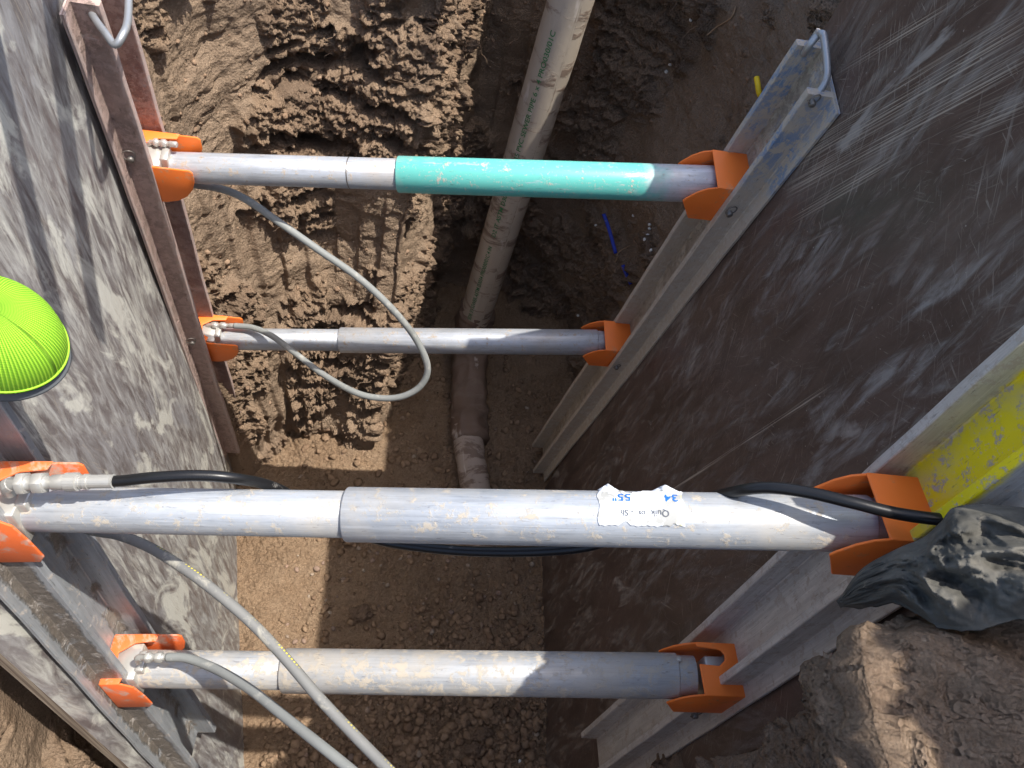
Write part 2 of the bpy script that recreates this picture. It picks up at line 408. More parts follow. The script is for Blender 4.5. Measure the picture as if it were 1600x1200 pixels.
def wall_param():
    n = len(CT); U = []
    for i in range(n):
        p0, p1, p2, p3 = [np.array(CT[(i + k - 1) % n][:4]) for k in range(4)]
        st = max(2, int(np.linalg.norm(p2 - p1) / 1.41 / CT[i][4] + 1)) if CT[i][4] < .03 else max(4, int(np.linalg.norm(p2[:2] - p1[:2]) / CT[i][4]))
        for k in range(st):
            t = k / st
            U.append(p1 * (1 - t) + p2 * t)
    U = np.array(U)
    for _ in range(10): U = (np.roll(U, 1, 0) + 2 * U + np.roll(U, -1, 0)) / 4
    return U
U = wall_param(); nu = len(U)
zs = np.concatenate([np.linspace(-.04, RIM, 530)])
rows = []
for z in zs:
    f = min(1, max(0, z / RIM)); xy = U[:, 2:4] * (1 - f) + U[:, 0:2] * f
    rows.append(np.column_stack([xy, z - .17 * f * sst(.40, .26, U[:, 1]) * sst(.2, .36, U[:, 0])]))
ctr = np.array([0, .4])
def lowm(x, y): return sst(.40, .26, y) * sst(.2, .36, x) * sst(1.0, .85, x)
rd = U[:, :2] - ctr; od = rd / np.array([.72, 1.7]); od /= np.linalg.norm(od, axis=1)[:, None]
dist = np.concatenate([np.arange(.008, .62, .010), np.arange(.64, 1.6, .03), np.geomspace(1.7, 60, 24)])
for e in dist:
    q = U[:, :2] + od * e; fr = .5 * (1 + np.tanh((q[:, 0] - .55) / .12))
    q3 = np.column_stack([q * 3.1, np.full(nu, .5)]); nr_ = sst(1.0, .5, q[:, 1])
    h = .03 * min(1, e / .1) - .17 * lowm(q[:, 0], q[:, 1])
    pf = fr * np.clip((q[:, 0] - .95) / .40, 0, 1) * (1 - .6 * sst(.9, 1.3, q[:, 1])) * (.62 + .45 * gn(q3, 91) + .42 * gn(q3 * 3.3, 92))
    cap = 2.47 + (q[:, 0] - .70) / .475 - .07 - RIM + .45 * sst(.21, .08, q[:, 1])
    pn = np.minimum(np.clip((q[:, 0] - .79) / .2, 0, 1) * 1.0 + .0 * e, cap) - .60 * np.maximum(0, gn(q3 * 3.4, 94) - .10) - .05 * np.abs(gn(q3 * 7, 95))
    shade_pile = (pf * (1 - nr_) + np.maximum(pn, 0) * fr * nr_ * sst(.76, .82, q[:, 0])) * np.clip((6 - e) / 3, 0, 1)  # unseen heap added on the right, shaped to throw patchy shade
    rows.append(np.column_stack([q, RIM + h + np.maximum(shade_pile, -.05)]))
G = np.array(rows); nv = len(G); ncol = len(zs)
V = G.reshape(-1, 3)
du = np.roll(G, -1, 1) - np.roll(G, 1, 1); dv = np.gradient(G, axis=0)
N = np.cross(dv, du).reshape(-1, 3); N /= np.linalg.norm(N, axis=1)[:, None] + 1e-9
if (N.reshape(nv, nu, 3)[100, :, :2] * od).sum() > 0: N = -N     # towards the void
far = np.repeat(np.concatenate([np.zeros(ncol), dist]), nu)
amp = 1 / (1 + far * .6)
warp = np.column_stack([fbm(V * 3, 3, 40), fbm(V * 3, 3, 50), fbm(V * 3, 3, 60)]) * .04 + np.column_stack([fbm(V * 24, 3, 41), fbm(V * 24, 3, 51), fbm(V * 24, 3, 61)]) * .011
Vw = V + warp
big = fbm(Vw * (2.2, 2.2, 2.6), 3, 1)
led = fbm(Vw * (4.5, 4.5, 13), 4, 7); led = np.abs(led)
c1, c2 = worley(Vw * (13, 13, 19), 11); d1, d2 = worley(Vw * (34, 34, 42), 12); e1, e2 = worley(Vw * 80, 14)
fine = fbm(V * 45, 5, 20, .68)
cellq = V * (6.5, 6.5, 4.2) + .25 * np.column_stack([gn(V * 9, 81), gn(V * 9, 82), gn(V * 9, 83)])
ci = np.floor(cellq + _h(*[np.floor(cellq[:, k] * .999).astype(np.int64) * 0 for k in (0, 1, 2)], 1)[:, None] * 0).astype(np.int64)
cr = (_h(ci[:, 0], ci[:, 1], ci[:, 2], 7) & 1023) / 1023.; cf = cellq - ci; edge = np.minimum(cf, 1 - cf)[:, [0, 2]].min(1)
fine2 = fbm(V * (70, 70, 95), 4, 26, .7)
smk = np.maximum(sst(.05, .17, fbm(Vw * (2.6, 2.6, 1.8), 3, 33) + .12 * gn(V * 30, 5)), (cr > .66) * sst(.0, .06, edge) * sst(-.25, -.05, gn(V * 7, 93)))
smk *= (far < .02)
leftish = sst(.1, -.1, V[:, 0])
rough = (1 - .88 * smk)
pit = np.maximum(0, fbm(Vw * (6, 6, 17), 4, 77) - .13)
saw = (np.tile(np.cumsum(np.r_[0, np.linalg.norm(np.diff((U[:, :2] + U[:, 2:]) / 2, axis=0), axis=1)]), nv) + .02 * gn(V * 2, 97)) / .085
saw = (saw % 1); saw = sst(.0, .12, saw) * sst(1, .2, saw); gm = sst(-.1, .25, gn(V * (3, 3, 1.2), 98)) * (far < .02)
D = .045 * big * 1 + .020 * (saw - .5) * gm + rough * (.034 * (.5 - led) + .014 * (.55 - c1) + .015 * (.5 - d1) + .009 * (.5 - e1) + .013 * fine + .010 * (.35 - np.abs(fine2)) - .15 * pit * (.45 + .55 * leftish)) - .020 * smk + .0012 * fine
behind = sst(.20, .32, V[:, 1]) * sst(1.50, 1.36, V[:, 1]); D = D * (1 - .85 * behind)
near_ = sst(.35, .2, V[:, 1]) * (V[:, 0] > 0)
D = D * (1 - behind) + (.085 * big + .02 * fbm(V * 9, 3, 110) + .46 * (D - .045 * big)) * near_ * (1 - behind) + D * (1 - near_) * behind * 0 - D * near_ * (1 - behind)
V2 = V + N * (D * amp)[:, None]
# keep the soil behind the plywood
for side, fn, (y0, y1, zt, ys_) in ((-1, plyL, PLY['L']), (1, plyR, PLY['R'])):
    px_ = fn(V2[:, 1], V2[:, 2]); m = (V2[:, 1] > (y0 + ys_ * V2[:, 2] - .05 if side < 0 else .30)) & (V2[:, 1] < y1 - .01) & (V2[:, 0] * side > 0) & (V2[:, 2] < zt + .1)
    lim = px_ + side * (.032 + .012 * np.abs(fbm(V2 * 14, 3, 71)))
    bad = m & ((V2[:, 0] - lim) * side < 0)
    V2[bad, 0] = lim[bad]
# near right bank bulges and is worn down
i = np.arange(nu); F4 = []
a = (np.arange(nv - 1)[:, None] * nu + i[None, :]); b = (np.arange(nv - 1)[:, None] * nu + (i[None, :] + 1) % nu)
F4 = np.stack([a, b, b + nu, a + nu], -1).reshape(-1, 4)
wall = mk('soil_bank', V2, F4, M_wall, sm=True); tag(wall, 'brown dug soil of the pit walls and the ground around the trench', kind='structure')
shade_moist = sst(-.05, .25, V[:, 0] * .9 + .35 * fbm(V * 2.5, 3, 88)) * sst(1.2, 1.45, V[:, 1]) * .22 + .4 * sst(.15, .5, fbm(V * 5, 4, 89))  # shade painted into the far right bank, plus random damp patches
mo_ = wall.data.attributes.new('shade_moist', 'FLOAT', 'POINT'); mo_.data.foreach_set('value', np.clip(shade_moist, 0, .9).astype(np.float32))
at = wall.data.attributes.new('smoothed', 'FLOAT', 'POINT'); at.data.foreach_set('value', smk.astype(np.float32))
wall_bvh = BVHTree.FromPolygons(V2.tolist(), F4.tolist())
# ------------------------------------------------------------------ floor
xs = np.concatenate([np.linspace(-1.1, -.82, 16), np.arange(-.81, .56, .0042), np.linspace(.57, 1, 20)]); ys = np.concatenate([np.linspace(-1.8, .1, 30), np.arange(.12, 1.9, .0044), np.arange(1.92, 2.9, .012)])
XX, YY = np.meshgrid(xs, ys); fx, fy = XX.ravel(), YY.ravel()
p = np.column_stack([fx, fy, np.zeros(len(fx))])
w1, w2 = worley(p * 30, 61); v1, v2_ = worley(p * 75, 62)
clm = sst(-.1, .35, fbm(p * 3, 3, 66) + .45 * sst(.75, .3, fy) + .2 * sst(-.1, .3, fx))
hz = .03 * fbm(p * 2.4, 3, 64) + .008 * fbm(p * 14, 4, 65) + .003 * fbm(p * 70, 4, 68, .6) + .009 * (.5 - v1) * (.5 + clm) + .006 * (.35 - np.abs(fbm(p * 55, 4, 69, .65))) + .010 * np.maximum(0, fbm(p * 9, 3, 70)) + clm * (.020 * (.6 - w1) + .009 * (.5 - v1)) + .03
hz += .012 * fbm(p * 6, 3, 67)
hz += .05 * sst(.35, .5, fx) + .06 * sst(1.9, 2.4, fy)
p[:, 2] = hz; nx = len(xs); ny = len(ys)
ii, jj = np.meshgrid(np.arange(nx - 1), np.arange(ny - 1)); q = (jj * nx + ii).ravel()
FF = np.stack([q, q + 1, q + nx + 1, q + nx], -1)
floor = mk('trench_floor', p, FF, M_floor, sm=True); tag(floor, 'sandy brown soil floor of the trench strewn with stones and crumbs', kind='structure')
floor_bvh = BVHTree.FromPolygons(p.tolist(), FF.tolist())
def hit(px, py, which=None):
    d = Vector(unit(P(px, py, 1) - CAM).tolist()); best = None
    for t in ([wall_bvh, floor_bvh] if which is None else [which]):
        r = t.ray_cast(Vector(CAM.tolist()), d)
        if r[0] is not None and (best is None or r[3] < best[3]): best = r
    return (np.array(best[0]), np.array(best[1])) if best else (None, None)
def floor_z(x, y):
    r = floor_bvh.ray_cast(Vector((x, y, 1)), Vector((0, 0, -1))); return r[0][2] if r[0] else 0

# ------------------------------------------------------------------ plywood sheets
def ply(side, fn, mat, label, yfar_fn=None):
    y0, y1, zt, ys_ = PLY[side]; s = -1 if side == 'L' else 1
    ny_, nz_ = 50, 90; V = []; UV = []
    for layer in (0, 1):
        for j in range(nz_ + 1):
            for i in range(ny_ + 1):
                z = .0 + zt * j / nz_; ya = y0 + ys_ * z; yb = y1 + (.11 * (1 - z / zt) if side == 'R' else 0); y = ya + (yb - ya) * i / ny_
                x = fn(y, z) + s * .019 * layer
                V.append((x + .003 * math.sin(y * 5 + z * 3), y, z)); UV.append((y, z))
    n = (ny_ + 1) * (nz_ + 1); Fc = []; fm = []
    idx = lambda i, j, l: l * n + j * (ny_ + 1) + i
    for l in (0, 1):
        for j in range(nz_):
            for i in range(ny_): Fc.append((idx(i, j, l), idx(i + 1, j, l), idx(i + 1, j + 1, l), idx(i, j + 1, l))); fm.append(0)
    for j in range(nz_):
        for i in (0, ny_): Fc.append((idx(i, j, 0), idx(i, j + 1, 0), idx(i, j + 1, 1), idx(i, j, 1))); fm.append(1)
    for i in range(ny_):
        for j in (0, nz_): Fc.append((idx(i, j, 0), idx(i + 1, j, 0), idx(i + 1, j, 1), idx(i, j, 1))); fm.append(1)
    o = mk('plywood_panel', V, Fc, uv=UV, mats=[mat, M_edge], fm=fm, sm=False)
    return tag(o, label, 'plywood panel')
def edge_mat():
    m = MT('plywood_edge'); o = m.co('Object', (260, 3, 3))
    a = m.noise(o, 1, 3, .6, 0, .42, .58); c = m.mix(a, (.40, .33, .25), (.20, .15, .11)); return m.fin(c, .8, 0)
M_edge = edge_mat()
def bd(p0, p1, fn, wd):
    A, B = ray_ply(*p0, fn), ray_ply(*p1, fn); return (A[1], A[2], B[1], B[2], wd)
bandsR = [bd((1640, 20), (1235, 255), plyR, .034), bd((1640, 75), (1225, 300), plyR, .028), bd((1420, 235), (1230, 345), plyR, .02), bd((1640, 150), (1480, 215), plyR, .03), bd((1500, 0), (1300, 120), plyR, .012),
          bd((1300, 600), (1010, 790), plyR, .007), bd((1640, 480), (1540, 540), plyR, .012)]
M_plyR = ply_mat('film_faced_plywood_scratched', .035, (.30, .27, .24), -.15,
                 [(1.0, 260, 12, .60, .55), (.55, 230, 8, .60, .55), (.1, 300, 22, .61, .45), (-.5, 220, 8, .62, .45), (1.5, 280, 18, .615, .45), (.8, 110, 2.5, .63, .7), (2.2, 240, 20, .61, .4)], bandsR)
bandsL = [bd((30, 430), (120, 620), plyL, .012), bd((150, 330), (120, 420), plyL, .006)]
M_plyL = ply_mat('film_faced_plywood_slurry', .21, (.58, .57, .51), -.18,
                 [(1.2, 150, 8, .62, .5), (-.3, 230, 9, .595, .8), (-.1, 300, 12, .59, .8), (.3, 190, 6, .61, .7)], bandsL, .95)
ply('L', plyL, M_plyL, 'film faced plywood panel smeared with pale grey slurry, sunlit left side of the trench')
ply('R', plyR, M_plyR, 'dark brown scratched plywood panel, shaded right side of the trench')

# ------------------------------------------------------------------ shoring frames
def rail_mesh(r):
    LT = .015
    pr = [(-HW - FL, -LEG), (HW + FL, -LEG), (HW + FL, -LEG + TH), (HW + LT / 2, -LEG + TH), (HW + LT / 2, 0), (HW - LT / 2, 0), (HW - LT / 2, -LEG + TH),
          (-HW + LT / 2, -LEG + TH), (-HW + LT / 2, 0), (-HW - LT / 2, 0), (-HW - LT / 2, -LEG + TH), (-HW - FL, -LEG + TH)]
    # small bevels on the profile corners
    q = []
    n = len(pr)
    for k in range(n):
        p0, p1, p2 = [np.array(pr[(k + j) % n]) for j in (-1, 0, 1)]
        q += [tuple(p1 + unit(p0 - p1) * .0014), tuple(p1 + unit(p2 - p1) * .0014)]
    ns = 70; V = []; UV = []; Fc = []; m = len(q); per = [0]
    for k in range(1, m): per.append(per[-1] + math.dist(q[k], q[k - 1]))
    for i in range(ns + 1):
        s = r['L'] * i / ns
        for k, (x, y) in enumerate(q):
            V.append(r['A'] + r['a'] * s + r['t'] * x + r['n'] * y + r['n'] * .0018 * math.sin(s * 4.1)); UV.append((s, per[k]))
    for i in range(ns):
        for k in range(m):
            k2 = (k + 1) % m; Fc.append((i * m + k, (i + 1) * m + k, (i + 1) * m + k2, i * m + k2))
    Fc.append(tuple(range(m))); Fc.append(tuple(ns * m + k for k in range(m))[::-1])
    V = np.array(V); V += (np.column_stack([gn(V * 9, 5), gn(V * 9, 6), gn(V * 9, 7)])) * .0012
    return V, Fc, UV
def near_face(r, px, py, off=0):        # point on the outer face of the near leg seen at this pixel
    d = P(px, py, 1) - CAM; o = r['A'] - r['t'] * (HW + .0055 + off); return CAM + d * (((o - CAM) @ r['t']) / (d @ r['t']))
def bracket(kind, O, n, a, t, cover, short=False):
    if kind == "R": O = O - n * .007
    """a points up, n into the trench, t along it; O = strut axis at lip height"""
    if kind == 'L': ear = [(-LEG + .008, .046), (.074, .046), (.080, .040), (.080, .015), (.073, -.010), (.058, -.034), (.036, -.052), (.01, -.060), (-LEG + .008, -.060)]
    else: ear = [(-LEG + .008, .046), (.040, .046), (.058, .040), (.075, .026), (.090, .004), (.094, -.006), (.088, -.014), (.060, -.058), (-LEG + .008, -.058)]
    parts = []
    for s in (-1, 1):
        e_ = [(-LEG + .008, .046), (-.004, .046), (.014, .030), (.022, -.01), (.026, -.050), (.016, -.064), (-LEG + .008, -.064)] if (short and s < 0) else ear
        parts.append(plate(O + t * (s * .047), n, a, t * s, e_, -.002, .002))
    parts.append(plate(O + a * .046, n, t, a, cover, -.002, .002))
    parts.append(boxV(O, n, t, a, -LEG + .008, -LEG + .012, -.045, .045, -.058, .044))
    return join(*parts)
COV = {'full': [(-LEG + .008, -.049), (.040, -.049), (.040, .049), (-LEG + .008, .049)],
       'slot': [(-LEG + .008, -.049), (.040, -.049), (.040, .008), (.0, .006), (-.012, .016), (-.014, .026), (-.008, .034), (.0, .036), (.040, .040), (.040, .049), (-LEG + .008, .049)],
       'open': [(-LEG + .008, -.049), (-.008, -.049), (-.004, -.028), (-.022, -.018), (-.026, .012), (.0, .030), (.036, .034), (.040, .049), (-LEG + .008, .049)]}
def fitting(parts):
    return join(*[lathe(A, B, prof, seg) for A, B, prof, seg in parts])
def frame_asm(rl, rr, struts, label, mats):
    root = thing('shoring_frame', np.array([0, RAIL[rl]['B'][1], 0])); tag(root, label, 'shoring frame')
    R_ = {}
    for k in (rl, rr):
        V, Fc, UV = rail_mesh(RAIL[k]); o = mk('rail', V, Fc, mats[k], root, UV); R_[k] = o
        o['label'] = {'FL': 'rail caked with pinkish mud', 'FR': 'tan muddy rail with blue paint at its top', 'NL': 'bare grey aluminium rail', 'NR': 'rail sprayed yellow along its upper part'}[k]
    for nm, c in struts.items():
        A, B, r, pxj = S[nm]
        ax = unit(B - A); L = np.linalg.norm(B - A)
        nl, nr = RAIL[rl], RAIL[rr]
        EL = A - nl['n'] * ((A - nl['A']) @ nl['n']); ER = B - nr['n'] * ((B - nr['A']) @ nr['n'])
        st = on_line(A, B, pxj) * L
        ri = r * .855
        V, Fc, UV = lathe(A, B, [(st, ri * 1.0), (st, r - .0016), (st + .0016, r), (st + .3 * (L - st), r), (L - .004, r), (L - .002, r * .9), (L + .03, r * .88)], 64)
        bar = mk('strut', V, Fc, c['barrel'], root, UV); bevel(bar, .0008, 1)
        bar['label'] = c['label']
        V, Fc, UV = lathe(A, B, [(-.045, ri), (-.02, ri), (st + .02, ri)], 64); UV = UV + (3.3, .1)
        inner = mk('inner_tube', V, Fc, c['inner'], bar, UV); bevel(inner, .0008, 1)
        if c.get('seam'):
            s2 = on_line(A, B, c['seam']) * L
            V, Fc, UV = lathe(A + ax * s2, B, [(0, ri + .0004), (.0012, ri + .0009), (.0024, ri + .0004)], 48)
            mk('seam_ring', V, Fc, M_bolt, inner, UV)
        for kd, E, rr_, mt_ in (('L', EL, nl, c['brl']), ('R', ER, nr, M_or)):
            up = -rr_['a']; cov = 'open' if kd == 'L' else c['cover']
            V, Fc, _ = bracket(kd, E, rr_['n'], up, rr_['t'], COV[cov], kd == 'L' and rl == 'NL')
            b = mk('bracket', V, Fc, mt_, bar); bevel(b, .0018, 2)
        # cylinder foot block in each bracket, its pin and the oil port
        up = -nl['a']
        V, Fc, _ = join(boxV(EL, nl['n'], nl['t'], up, -.034, .012, -.036, .036, -.03, .037), boxV(EL, nl['n'], nl['t'], up, .010, .026, -.022, .018, -.02, .043))
        bevel(mk('foot_block', V, Fc, M_fit, bar), .003, 2)
        up = -nr['a']
        V, Fc = boxV(ER, nr["n"], nr["t"], up, -.034, .012, -.03, .03, -.034, .030)
        bevel(mk('foot_block', V, Fc, M_fit, bar), .003, 2)
        f0, f1 = P(*c['fit'][0]), P(*c['fit'][1]); Lf = np.linalg.norm(f1 - f0); k = c['fitr']
        pr = [(0, .7), (.16, .7), (.16, 1.05), (.30, 1.05), (.30, .8), (.42, .8), (.42, 1.0), (.6, 1.0), (.6, .72), (.72, .72), (.72, .85), (.97, .85), (1, .7)]
        V, Fc, UV = lathe(f0, f1, [(s * Lf, q * k) for s, q in pr], 6 if False else 18)
        V2_, F2_, U2_ = lathe(f0, f1, [(.17 * Lf, k * 1.25), (.29 * Lf, k * 1.25)], 6)
        V3, F3, U3 = lathe(f0, f1, [(.43 * Lf, k * 1.2), (.59 * Lf, k * 1.2)], 6)
        el = tube(spline([f0 + unit(f1 - f0) * .004, f0 + up * -.006 - unit(f1 - f0) * .004, f0 + up * -.022 - unit(f1 - f0) * .004], 4), k * .8, 10)
        V, Fc, _ = join((V, Fc), (V2_, F2_), (V3, F3), el)
        bevel(mk('hose_fitting', V, Fc, M_fit, bar), .0006, 1)
        if c.get('button'):
            p0 = P(*c['button']); d = unit(CAM - p0)
            # small rivet on the barrel
            rad = p0 - A; rad = rad - ax * (rad @ ax); rad = unit(rad); base = A + ax * ((p0 - A) @ ax) + rad * (r - .001)
            V, Fc, UV = lathe(base, base + rad, [(0, .005), (.003, .005), (.0045, .0035)], 14)
            mk('rivet', V, Fc, M_fit, bar, UV, sm=False)
    return root, R_
FARF, RF = frame_asm('FL', 'FR', {
    's1': dict(barrel=M_teal, inner=M_al, brl=M_or, cover='full', fit=((234, 222, 1.60), (277, 226, 1.60)), fitr=.0075, label='upper strut with a teal sprayed barrel', seam=546),
    's2': dict(barrel=M_al, inner=M_al, brl=M_or, cover='full', fit=((325, 508, 2.25), (371, 509, 2.25)), fitr=.0085, label='lower bare aluminium strut')},
    'far shoring frame with a teal strut and orange brackets, left rail caked in pink mud', {'FL': M_railFL, 'FR': M_railFR})
NEARF, RN = frame_asm('NL', 'NR', {
    's3': dict(barrel=M_al2, inner=M_al2, brl=M_orm, cover='full', fit=((14, 756, 1.02), (110, 753, 1.02)), fitr=.0125, label='thick upper strut with a torn paper sticker'),
    's4': dict(barrel=M_al_lower, inner=M_al_lower, brl=M_orm, cover='slot', fit=((218, 1027, 1.40), (278, 1027, 1.40)), fitr=.0085, label='lower strut spotted with dried mud', button=(1060, 1041, 1.43))},
    'near shoring frame with a sticker on its upper strut and a yellow sprayed right rail', {'NL': M_railNL, 'NR': M_railNR})
def pin(par, r, px, py, rad=.006, ring=True):
    p0 = near_face(r, px, py); o = -r['t']
    parts = [lathe(p0, p0 + o, [(-.004, rad * 1.5), (.0015, rad * 1.5), (.0015, rad), (.009, rad), (.011, rad * .7)], 16)]
    if ring:
        b = unit(np.cross(o, (0, 0, 1))); c = np.cross(o, b)
        parts.append(tube([p0 + o * .006 + (b * math.cos(x) + c * (math.sin(x) - 1.0) ) * rad * 1.7 + o * .003 * math.cos(x) for x in np.linspace(0, 2 * math.pi, 20)], .0011, 6))
    V, Fc, _ = join(*parts); mk('locking_pin', V, Fc, M_bolt, par, sm=True)
pin(RF['FR'], RAIL['FR'], 1139, 331, .007); pin(RF['FR'], RAIL['FR'], 963, 572, .006); pin(RF['FL'], RAIL['FL'], 205, 246, .007); pin(RF['FL'], RAIL['FL'], 301, 533, .007)
pin(RN['NR'], RAIL['NR'], 1085, 1114, .007); pin(RN['NR'], RAIL['NR'], 1117, 1132, .003, False); pin(RN['NL'], RAIL['NL'], 176, 1070, .007); pin(RF['FR'], RAIL['FR'], 1268, 158, .006)
def handle(par, pts, zoff=0):
    V, Fc, UV = tube(spline([P(*q) for q in pts], 6), .0062, 12); mk('lifting_handle', V, Fc, M_steel, par, UV, sm=True)
zt = Q(RAIL['FL']['A'])[2]
handle(RF['FL'], [(143, 10, zt + .03), (141, 16, zt), (150, 32, zt - .03), (165, 52, zt - .05), (180, 70, zt - .06), (192, 54, zt - .06), (199, 36, zt - .04), (201, 5, zt), (200, -25, zt + .04)])
zt = Q(RAIL['FR']['A'])[2]
handle(RF['FR'], [(1262, 158, zt + .02), (1268, 157, zt), (1277, 148, zt - .01), (1291, 124, zt - .02), (1292, 98, zt - .02), (1288, 62, zt - .02), (1285, 53, zt - .02), (1278, 55, zt - .01), (1264, 72, zt), (1256, 84, zt + .03)])

# ------------------------------------------------------------------ sticker and lettering
def text_mesh(s, size, res=3):
    cu = bpy.data.curves.new('t', 'FONT'); cu.body = s; cu.size = size; cu.resolution_u = res; cu.offset = size * .012
    o = bpy.data.objects.new('t', cu); sc.collection.objects.link(o)
    dg = bpy.context.evaluated_depsgraph_get(); me = o.evaluated_get(dg).to_mesh()
    V = np.array([v.co[:] for v in me.vertices]).reshape(-1, 3); Fc = [tuple(p.vertices) for p in me.polygons]
    o.evaluated_get(dg).to_mesh_clear(); bpy.data.objects.remove(o); bpy.data.curves.remove(cu)
    return V, Fc
A, B, r, _ = S['s3']; ax = unit(B - A)
strut3 = [o for o in NEARF.children if o.name.startswith('strut') and 'sticker' in o.get('label', '')][0]
sM = on_line(A, B, 997) * np.linalg.norm(B - A); mid = A + ax * sM
vw = CAM - mid; vw = unit(vw - ax * (vw @ ax)); upv = np.cross(ax, vw); upv = upv if upv[2] > 0 or upv[1] > 0 else -upv
def on_tube(s, arc, rr):    # arc measured from the line facing the camera, positive towards the picture's bottom
    th = arc / r; return A + ax * s + (vw * math.cos(th) - upv * math.sin(th)) * rr
s0 = on_line(A, B, 933) * np.linalg.norm(B - A); s1 = on_line(A, B, 1063) * np.linalg.norm(B - A)
nS, nA = 60, 30; V = []; Fc = []
prng = random.Random(9)
for i in range(nS + 1):
    u = i / nS
    top = -.060 + .004 * math.sin(u * 9) + .02 * math.exp(-((u - .42) / .12) ** 2) + .003 * math.sin(40 * u) + .0022 * math.sin(97 * u + 1)
    bot = .0085 + .0005 * math.sin(u * 31) + .0006 * math.sin(u * 83 + 2) - (.006 * math.exp(-((u - .30) / .05) ** 2)) - (.004 * math.exp(-((u - .88) / .04) ** 2))
    for j in range(nA + 1):
        w_ = j / nA; arc = top + (bot - top) * w_
        curl = .009 * max(0, 1 - w_ / .28) ** 1.5 * (max(0, 1 - abs(u - .13) / .13) + max(0, 1 - abs(u - .82) / .16))
        su = s0 + (s1 - s0) * u + .0016 * math.sin(w_ * 13) * (1 if u < .03 or u > .97 else 0)
        V.append(on_tube(su, arc, r + .0009 + curl))
for i in range(nS):
    for j in range(nA):
        a_ = i * (nA + 1) + j; Fc.append((a_, a_ + 1, a_ + nA + 2, a_ + nA + 1))
def paper_mat():
    m = MT('paper_sticker'); o = m.co()
    t = m.noise(o, 38, 5, .6, .5, .56, .585); c = m.mix(t, (.74, .76, .78), (.40, .40, .38))
    y = m.noise(o, 30, 3, .5, 0, .66, .72); c = m.mix(m.mul(y, .6), c, (.7, .62, .2))
    return m.fin(c, .7, 0, m.bump(m.noise(o, 60, 4), .3, .001))
st = mk('sticker', V, Fc, paper_mat(), strut3, sm=True); st['label'] = 'torn white paper sticker with upside down lettering'
so = st.modifiers.new('thickness', 'SOLIDIFY'); so.thickness = .0003
M_blue = plain('blue_ink', (.02, .16, .62), .6); M_ink = plain('grey_ink', (.10, .11, .13), .6); M_green = plain('green_ink', (.05, .20, .075), .6, 0, .3)
def sticker_text(s, size, px_right, arc0, mat, name):
    V, Fc = text_mesh(s, size); sr = on_line(A, B, px_right) * np.linalg.norm(B - A)
    mk(name, [on_tube(sr - x, arc0 + y, r + .0016) for x, y, _ in V], Fc, mat, strut3)
sticker_text('34', .019, 1056, -.038, M_blue, 'printed_number'); sticker_text('55"', .019, 984, -.038, M_blue, 'printed_number')
sticker_text('Quik', .012, 1040, -.012, M_ink, 'printed_word'); sticker_text('os', .010, 1004, -.011, M_ink, 'printed_word'); sticker_text('- Sh', .011, 986, -.012, M_ink, 'printed_word')

# ------------------------------------------------------------------ drain pipe standing at the end of the pit
pipe_root = thing('drain_pipe', P(735, 640, 3.25)); tag(pipe_root, 'muddy white plastic drain pipe standing in the dark slot with green print', 'drain pipe')
PR = .0665
def pipe_mat(name, base, amt):
    m = MT(name); o = m.co()
    a = m.noise(m.rotuv(0, (2, 60)), 1, 5, .6, .2, .35, .65); c = m.mix(m.mul(a, .5), base, tuple(x * .72 for x in base))
    s = m.noise(m.rotuv(0, (16, 34)), 1, 7, .72, .6, .62 - amt * .14, .68 - amt * .14); c = m.mix(m.mul(s, .8), c, (.17, .115, .085))
    t = m.noise(m.rotuv(0, (5, 110)), 1, 4, .6, 0, .62, .68); c = m.mix(m.mul(t, .5), c, (.70, .63, .56))
    return m.fin(c, .62, 0, m.bump(s, .5, .002, m.bump(m.noise(o, 90, 6, .7), .3, .002)), .3)
M_pipe = pipe_mat('muddy_pvc', (.46, .39, .31), .55); M_pipe3 = pipe_mat('muddy_lower_pipe', (.42, .34, .28), 1.0); M_pipe2 = pipe_mat('mud_caked_sleeve', (.20, .145, .11), 1.3)
pb = P(741, 500, 3.32); pt = P(905, -45, 2.14); pt2 = pt + (pt - pb) * .25
def nz(V, k, a_, s=0): V = np.array(V); return V + np.column_stack([gn(V * k, s), gn(V * k, s + 1), gn(V * k, s + 2)]) * a_
V, Fc, UV = tube(np.linspace(pb, pt2, 60), PR, 40); mk('riser', nz(V, 12, .0015), Fc, M_pipe, pipe_root, UV, sm=True)
el = spline([pb + (pt - pb) * .06, pb, P(735, 560, 3.40), P(733, 625, 3.34), P(735, 690, 3.24)], 10)
V, Fc, UV = tube(el, [PR * 1.0 + .011 * (k > 3) for k in range(len(el))], 40)
mk('sleeve', nz(nz(V, 20, .014), 60, .007), Fc, M_pipe2, pipe_root, UV, sm=True)
V, Fc, UV = tube(spline([P(730, 668, 3.27), P(733, 700, 3.22), P(743, 765, 3.13), P(748, 800, 3.08), P(753, 860, 3.04)], 8), PR * .93, 40)
mk('lower_pipe', nz(nz(V, 14, .004), 60, .0025), Fc, M_pipe3, pipe_root, UV, sm=True)
ax2 = unit(pt - pb)
def on_pipe(s, arc, rr):
    c = pb + ax2 * s; v = CAM - c; v = unit(v - ax2 * (v @ ax2)); u = np.cross(ax2, v)     # u points to the picture's left
    if (Q(c + u * .05)[0] > Q(c)[0]): u = -u
    th = arc / PR; return c + (v * math.cos(th) + u * math.sin(th)) * rr
LP = np.linalg.norm(pt - pb)
